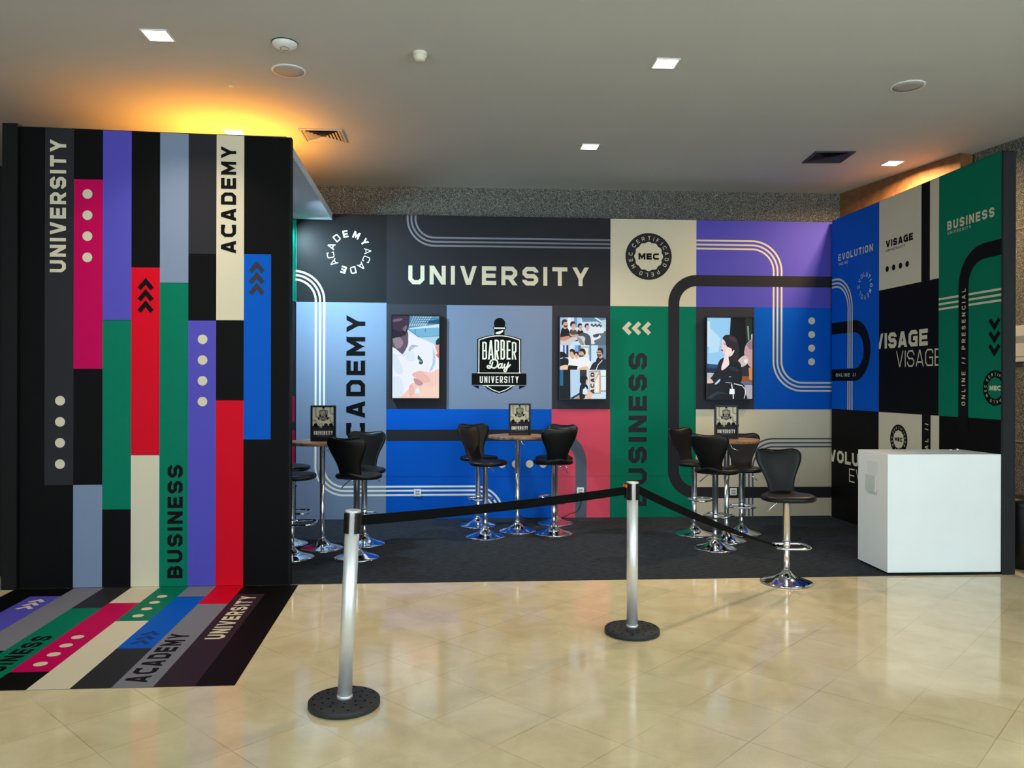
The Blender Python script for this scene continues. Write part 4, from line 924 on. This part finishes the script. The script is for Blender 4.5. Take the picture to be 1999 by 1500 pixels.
def framed_print(label, x, y, rz, clips=False):
    t = thing('picture_frame', label, 'picture frame', (x, y, TOPZ+.0008), rz, 'framed prints on the bar tables')
    w2, h_ = .113, .322; k = MB(); b = .017
    tilt = .0
    for q in ((-w2, 0, w2, b), (-w2, h_-b, w2, h_), (-w2, b, -w2+b, h_-b), (w2-b, b, w2, h_-b)): k.box(q[0], -.011, q[1], q[2], .011, q[3], 0, .002)
    k.box(-w2+b, .002, b, w2-b, .009, h_-b)
    k.build('frame', M['plastic'], t)
    k = MB(); k.box(-.03, .009, .0, .03, .013, .2); k.add([(-.03, .013, .18), (.03, .013, .18), (.03, .085, 0), (-.03, .085, 0), (-.03, .016, .19), (.03, .016, .19), (.03, .09, 0), (-.03, .09, 0)], [(0, 1, 2, 3)[::-1], (4, 5, 6, 7), (0, 4, 7, 3), (1, 2, 6, 5), (0, 1, 5, 4)])
    k.build('easel_back', M['plastic'], t)
    A = Art(); A.step = .00025; A.map = lambda a, z, k_: (a, .0015-k_*A.step, z)
    pw, z0, z1 = w2-b, b, h_-b
    A.clipr = (-pw, z0, pw, z1)
    A.rect(-pw, z0, pw, z1, BEI, 1); s_ = 1.0
    A.rib([(-.068, z1)] + arc(-.05, .232, .018, 180, 270, 8) + [(.03, .214)], .013, 'tan', 2)
    A.rib([(.03, .214)] + arc(.045, .197, .017, 90, 0, 8) + arc(.08, .185, .018, 180, 270, 8) + [(pw, .167)], .013, 'tan', 2)
    A.rib([(.062, z1)] + arc(.08, .262, .018, 180, 270, 8) + [(pw, .244)], .013, 'tan', 2)
    A.rib([(-pw, .186)] + arc(-.082, .168, .018, 90, 0, 8) + [(-.064, .12)], .013, 'tan', 2)
    A.rect(-pw, z0, pw, .138, 'charcoal', 3)
    for a, col in ((-.068, 'black'), (-.022, BEI), (.023, 'plum'), (.068, 'bandblack')):
        A.disc(a, .143, .018, 'bandblack', 4, 24); A.disc(a, .143, .0155, col, 5, 24)
    A.disc(-.022, .143, .0105, 'black', 6, 20); A.disc(-.022, .143, .009, BEI, 7, 20)
    for a in (-.068, -.022, .023, .068): A.rect(a-.012, .118, a+.012, .1205, BEI if a == -.022 else 'char2', 4)
    badge(A, 0, .179, .158, 'black', BEI, 4)
    A.text('UNIVERSITY', -.084, .056, .084, .091, 'cream', 5, t=.2, w=.55, gap=.22, cf=.1)
    A.rect(-.05, .047, .05, .0495, 'grey', 5)
    A.build('print', t)
    if clips:
        for zz in (.035, .13):
            k = MB(); k.lathe([(.012, 0), (.009, .008), (0.0, .012)], 4); o = k.build('turn_clip', M['plastic'], t, (w2-.002, 0, zz)); o.rotation_euler = (0, PI/2, 0)
    return t
framed_print('black framed print standing on the left table', -1.0, 7.25, -.06)
framed_print('black framed print standing on the middle table', .858, 7.95, .05)
framed_print('black framed print with two side clips on the right table', 2.769, 7.29, -.12, True)

# ------------------------------------------------------------------ belt barrier posts
def post(label, x, y, lean_x=0.0, lean_y=0.0, spin=0.0):
    t = thing('barrier_post', label, 'barrier post', (x, y, .0005), 0, 'belt barrier posts')
    k = MB(); k.lathe([(.160, .0), (.165, .004), (.165, .026), (.160, .031), (.10, .035), (.045, .038)], 64)
    for rr, n_, o_ in ((.142, 14, 0), (.105, 11, .2), (.072, 8, .1)):
        for q in range(n_):
            a = 2*PI*q/n_+o_; zz = lerp_prof([(.045, .038), (.10, .035), (.160, .031)], rr)+.0004; cx, cy = rr*math.cos(a), rr*math.sin(a)
            k.add([(cx+.0058*math.cos(j*PI/4), cy+.0058*math.sin(j*PI/4), zz+.0003) for j in range(8)], [tuple(range(8))], 1)
    k.build('base', [M['rubber'], M['hole_shade']], t)
    HT = .91
    def put(o): o.rotation_euler = (lean_y, lean_x, spin); return o
    k = MB(); k.lathe([(.0335, .034), (.0335, .905)], 48, caps=True); put(k.build('pole', M['steel'], t))
    k = MB(); k.lathe([(.036, .034), (.036, .05), (.0345, .052)], 48); put(k.build('collar', M['steel'], t))
    hd = MB(); hd.lathe([(.0336, .899), (.037, .901), (.037, .908), (.034, .911), (.0, .911)][::-1], 40, caps=False); ho = put(hd.build('cap', M['steel'], t))
    for q in range(4):
        a0 = q*PI/2+PI/4; k = MB(); n_ = 8; P = []; F = []
        for zz in (.805, .899):
            for rr in (.0337, .0415):
                for j in range(n_+1): a = a0-.42+.84*j/n_; P.append((rr*math.cos(a), rr*math.sin(a), zz))
        m_ = n_+1
        for j in range(n_):
            F += [(m_+j, m_+j+1, 3*m_+j+1, 3*m_+j), (2*m_+j, 3*m_+j, 3*m_+j+1, 2*m_+j+1), (j, j+1, m_+j+1, m_+j), (j, 2*m_+j, 2*m_+j+1, j+1)]
        F += [(0, m_, 3*m_, 2*m_), (n_, 2*m_+n_, 3*m_+n_, m_+n_)]
        k.add(P, F, 0, False); put(k.build('belt_socket', M['plastic'], t))
    return t
P1 = (-.415, 3.728); P2 = (1.188, 4.661)
LEAN = .042
p1 = post('nearer barrier post with silver pole, leaning slightly to the right', *P1, lean_x=LEAN)
p2 = post('farther barrier post with silver pole and orange tab, in front of the carpet', *P2)
def strap(name, pts, twist, width, parent, origin, label=None):
    """flat webbing along pts (world), twist angle from vertical per point, two-sided with thickness"""
    k = MB(); P = []; n_ = len(pts); V = [Vector(p) for p in pts]; th = .0012
    for i in range(n_):
        t_ = (V[min(i+1, n_-1)]-V[max(i-1, 0)]).normalized(); side = t_.cross(Vector((0, 0, 1))).normalized(); upv = side.cross(t_)
        a = twist[i]; wv = (upv*math.cos(a)+side*math.sin(a))*width[i]/2; nv_ = (side*math.cos(a)-upv*math.sin(a))*th
        for q in (wv+nv_, wv-nv_, -wv-nv_, -wv+nv_): P.append(V[i]+q-Vector(origin))
    F = [(0, 1, 2, 3), ((n_-1)*4+3, (n_-1)*4+2, (n_-1)*4+1, (n_-1)*4)]
    for i in range(n_-1):
        for j in range(4): a, b = i*4+j, i*4+(j+1) % 4; F.append((a, a+4, b+4, b))
    k.add(P, F, 0, False); return k.build(name, M['belt'], parent)
d = (Vector(P2)-Vector(P1)).normalized()
h1 = Vector((P1[0]+.86*math.sin(LEAN), P1[1], .858)); h2 = Vector((P2[0], P2[1], .862))
a = h1 + Vector((d.x, d.y, 0))*.045; b = h2 - Vector((d.x, d.y, 0))*.05
n_ = 14; pts = [a.lerp(b, i/n_) - Vector((0, 0, .012*4*(i/n_)*(1-i/n_))) for i in range(n_+1)]
strap('belt', pts, [0]*(n_+1), [.048]*(n_+1), p1, (P1[0], P1[1], .0005))
k = MB(); k.box(-.009, -.013, -.046, .009, .013, .044, 0, .003); o = k.build('belt_end', M['plastic'], p1, (b.x-P1[0], b.y-P1[1], .862)); o.rotation_euler.z = math.atan2(d.y, d.x)
k = MB(); k.box(-.010, -.0145, .018, .0, .0145, .038, 0, .002); o = k.build('release_tab', M['orange'], p1, (b.x-P1[0]-.004, b.y-P1[1], .862)); o.rotation_euler.z = math.atan2(d.y, d.x); o['label'] = 'orange release tab'
# second belt, drooping to the footrest of the lone stool and knotted there
e2 = Vector((2.535, 5.655, .30)); d2 = (e2-h2); d2.z = 0; d2.normalize(); s2 = h2 + d2*.044
n_ = 18; pts = []; tw = []; wd = []
for i in range(n_+1):
    t_ = i/n_; p = s2.lerp(e2, t_); p.z -= .05*4*t_*(1-t_)*.5; pts.append(p); tw.append(1.15*min(1, t_*1.25)); wd.append(.048*(1-.62*max(0, (t_-.62)/.38)))
strap('belt', pts, tw, wd, p2, (P2[0], P2[1], .0005))
k = MB(); k.tube([e2+Vector(q)-Vector((P2[0], P2[1], .0005)) for q in ((-.05, -.02, .012), (-.02, -.005, .004), (.0, .0, -.008), (.012, -.012, .0), (.004, -.02, .012))], .011, 10, taper=[.6, 1, 1.1, 1, .5]); k.build('belt_knot', M['belt'], p2)

# ------------------------------------------------------------------ white counter, holder, odds and ends
CX, CY, CR = 3.552, 5.893, math.radians(-3.2)
ct = thing('counter', 'plain white box-shaped counter against the right wall', 'counter', (CX, CY, .0032), CR)
k = MB(); k.box(.015, .012, 0, .87, .47, .03); k.build('plinth', M['black_trim'], ct)
k = MB(); k.box(0, 0, .016, .917, .487, .948, 0, .002); k.v = [(x-(.034 if x > .8 and y > .2 else 0), y, z) for x, y, z in k.v]; k.build('body', M['white_lam'], ct)
hl = thing('document_holder', 'clear document holder with paper on the left side of the white counter', 'document holder', (CX+.0117, CY+.235, .70), CR+PI/2+PI)
k = MB(); k.box(-.085, -.003, -.06, .085, -.0005, .175, 0); k.build('back_plate', M['white_plastic'], hl)
k = MB(); k.box(-.098, -.013, -.075, .06, -.011, .06, 0); k.box(-.098, -.011, -.075, .06, -.0035, -.071); k.box(-.098, -.011, -.071, -.095, -.0035, .06); k.box(.057, -.011, -.071, .06, -.0035, .06); k.build('pocket', M['acrylic'], hl)
k = MB(); k.tube([(0, 0, .008), (.03, .005, .012), (.06, 0, .008)], .007, 8, taper=[.7, 1, .6]); k.lathe([(.012, 0), (.012, .018), (.006, .024)], 16, .075, 0)
tag(k.build('small_fitting', M['chrome'], None, (4.22, 6.12, .9545)), 'small dark metal fitting lying on top of the white counter', 'fitting')

bn = thing('trash_bin', 'black waste bin cut off at the right edge beside the booth wall', 'bin', (4.84, 6.08, 0.0005))
k = MB(); k.lathe([(.15, 0), (.155, .01), (.172, .5), (.172, .505)], 40); k.build('body', M['plastic'], bn)
k = MB(); k.lathe([(.178, .505), (.18, .515), (.178, .545), (.165, .565), (.12, .578), (.0, .58)], 40, caps=False); k.build('lid', M['plastic'], bn)
# notice on the right granite wall
gd = Vector((5.24-6.20, 7.231-1.59, 0)).normalized(); gp = Vector((6.20, 1.59, 0))+gd*((6.72-1.59)/gd.y); gn = Vector((-gd.y, gd.x, 0))
nt_ = thing('wall_notice', 'pale notice panel on the granite wall at the right edge', 'notice', (gp.x+gn.x*.002, gp.y+gn.y*.002, 1.88), math.atan2(-gd.y, -gd.x))
k = MB(); k.box(-.16, -.012, -.165, .26, 0, .165, 0, .002); k.build('plate', M['paper'], nt_)
k = MB(); k.box(-.06, -.0135, .01, .14, -.0122, .07); k.box(-.10, -.0135, -.12, .1, -.0122, -.115); k.build('printing', M['grille'], nt_)
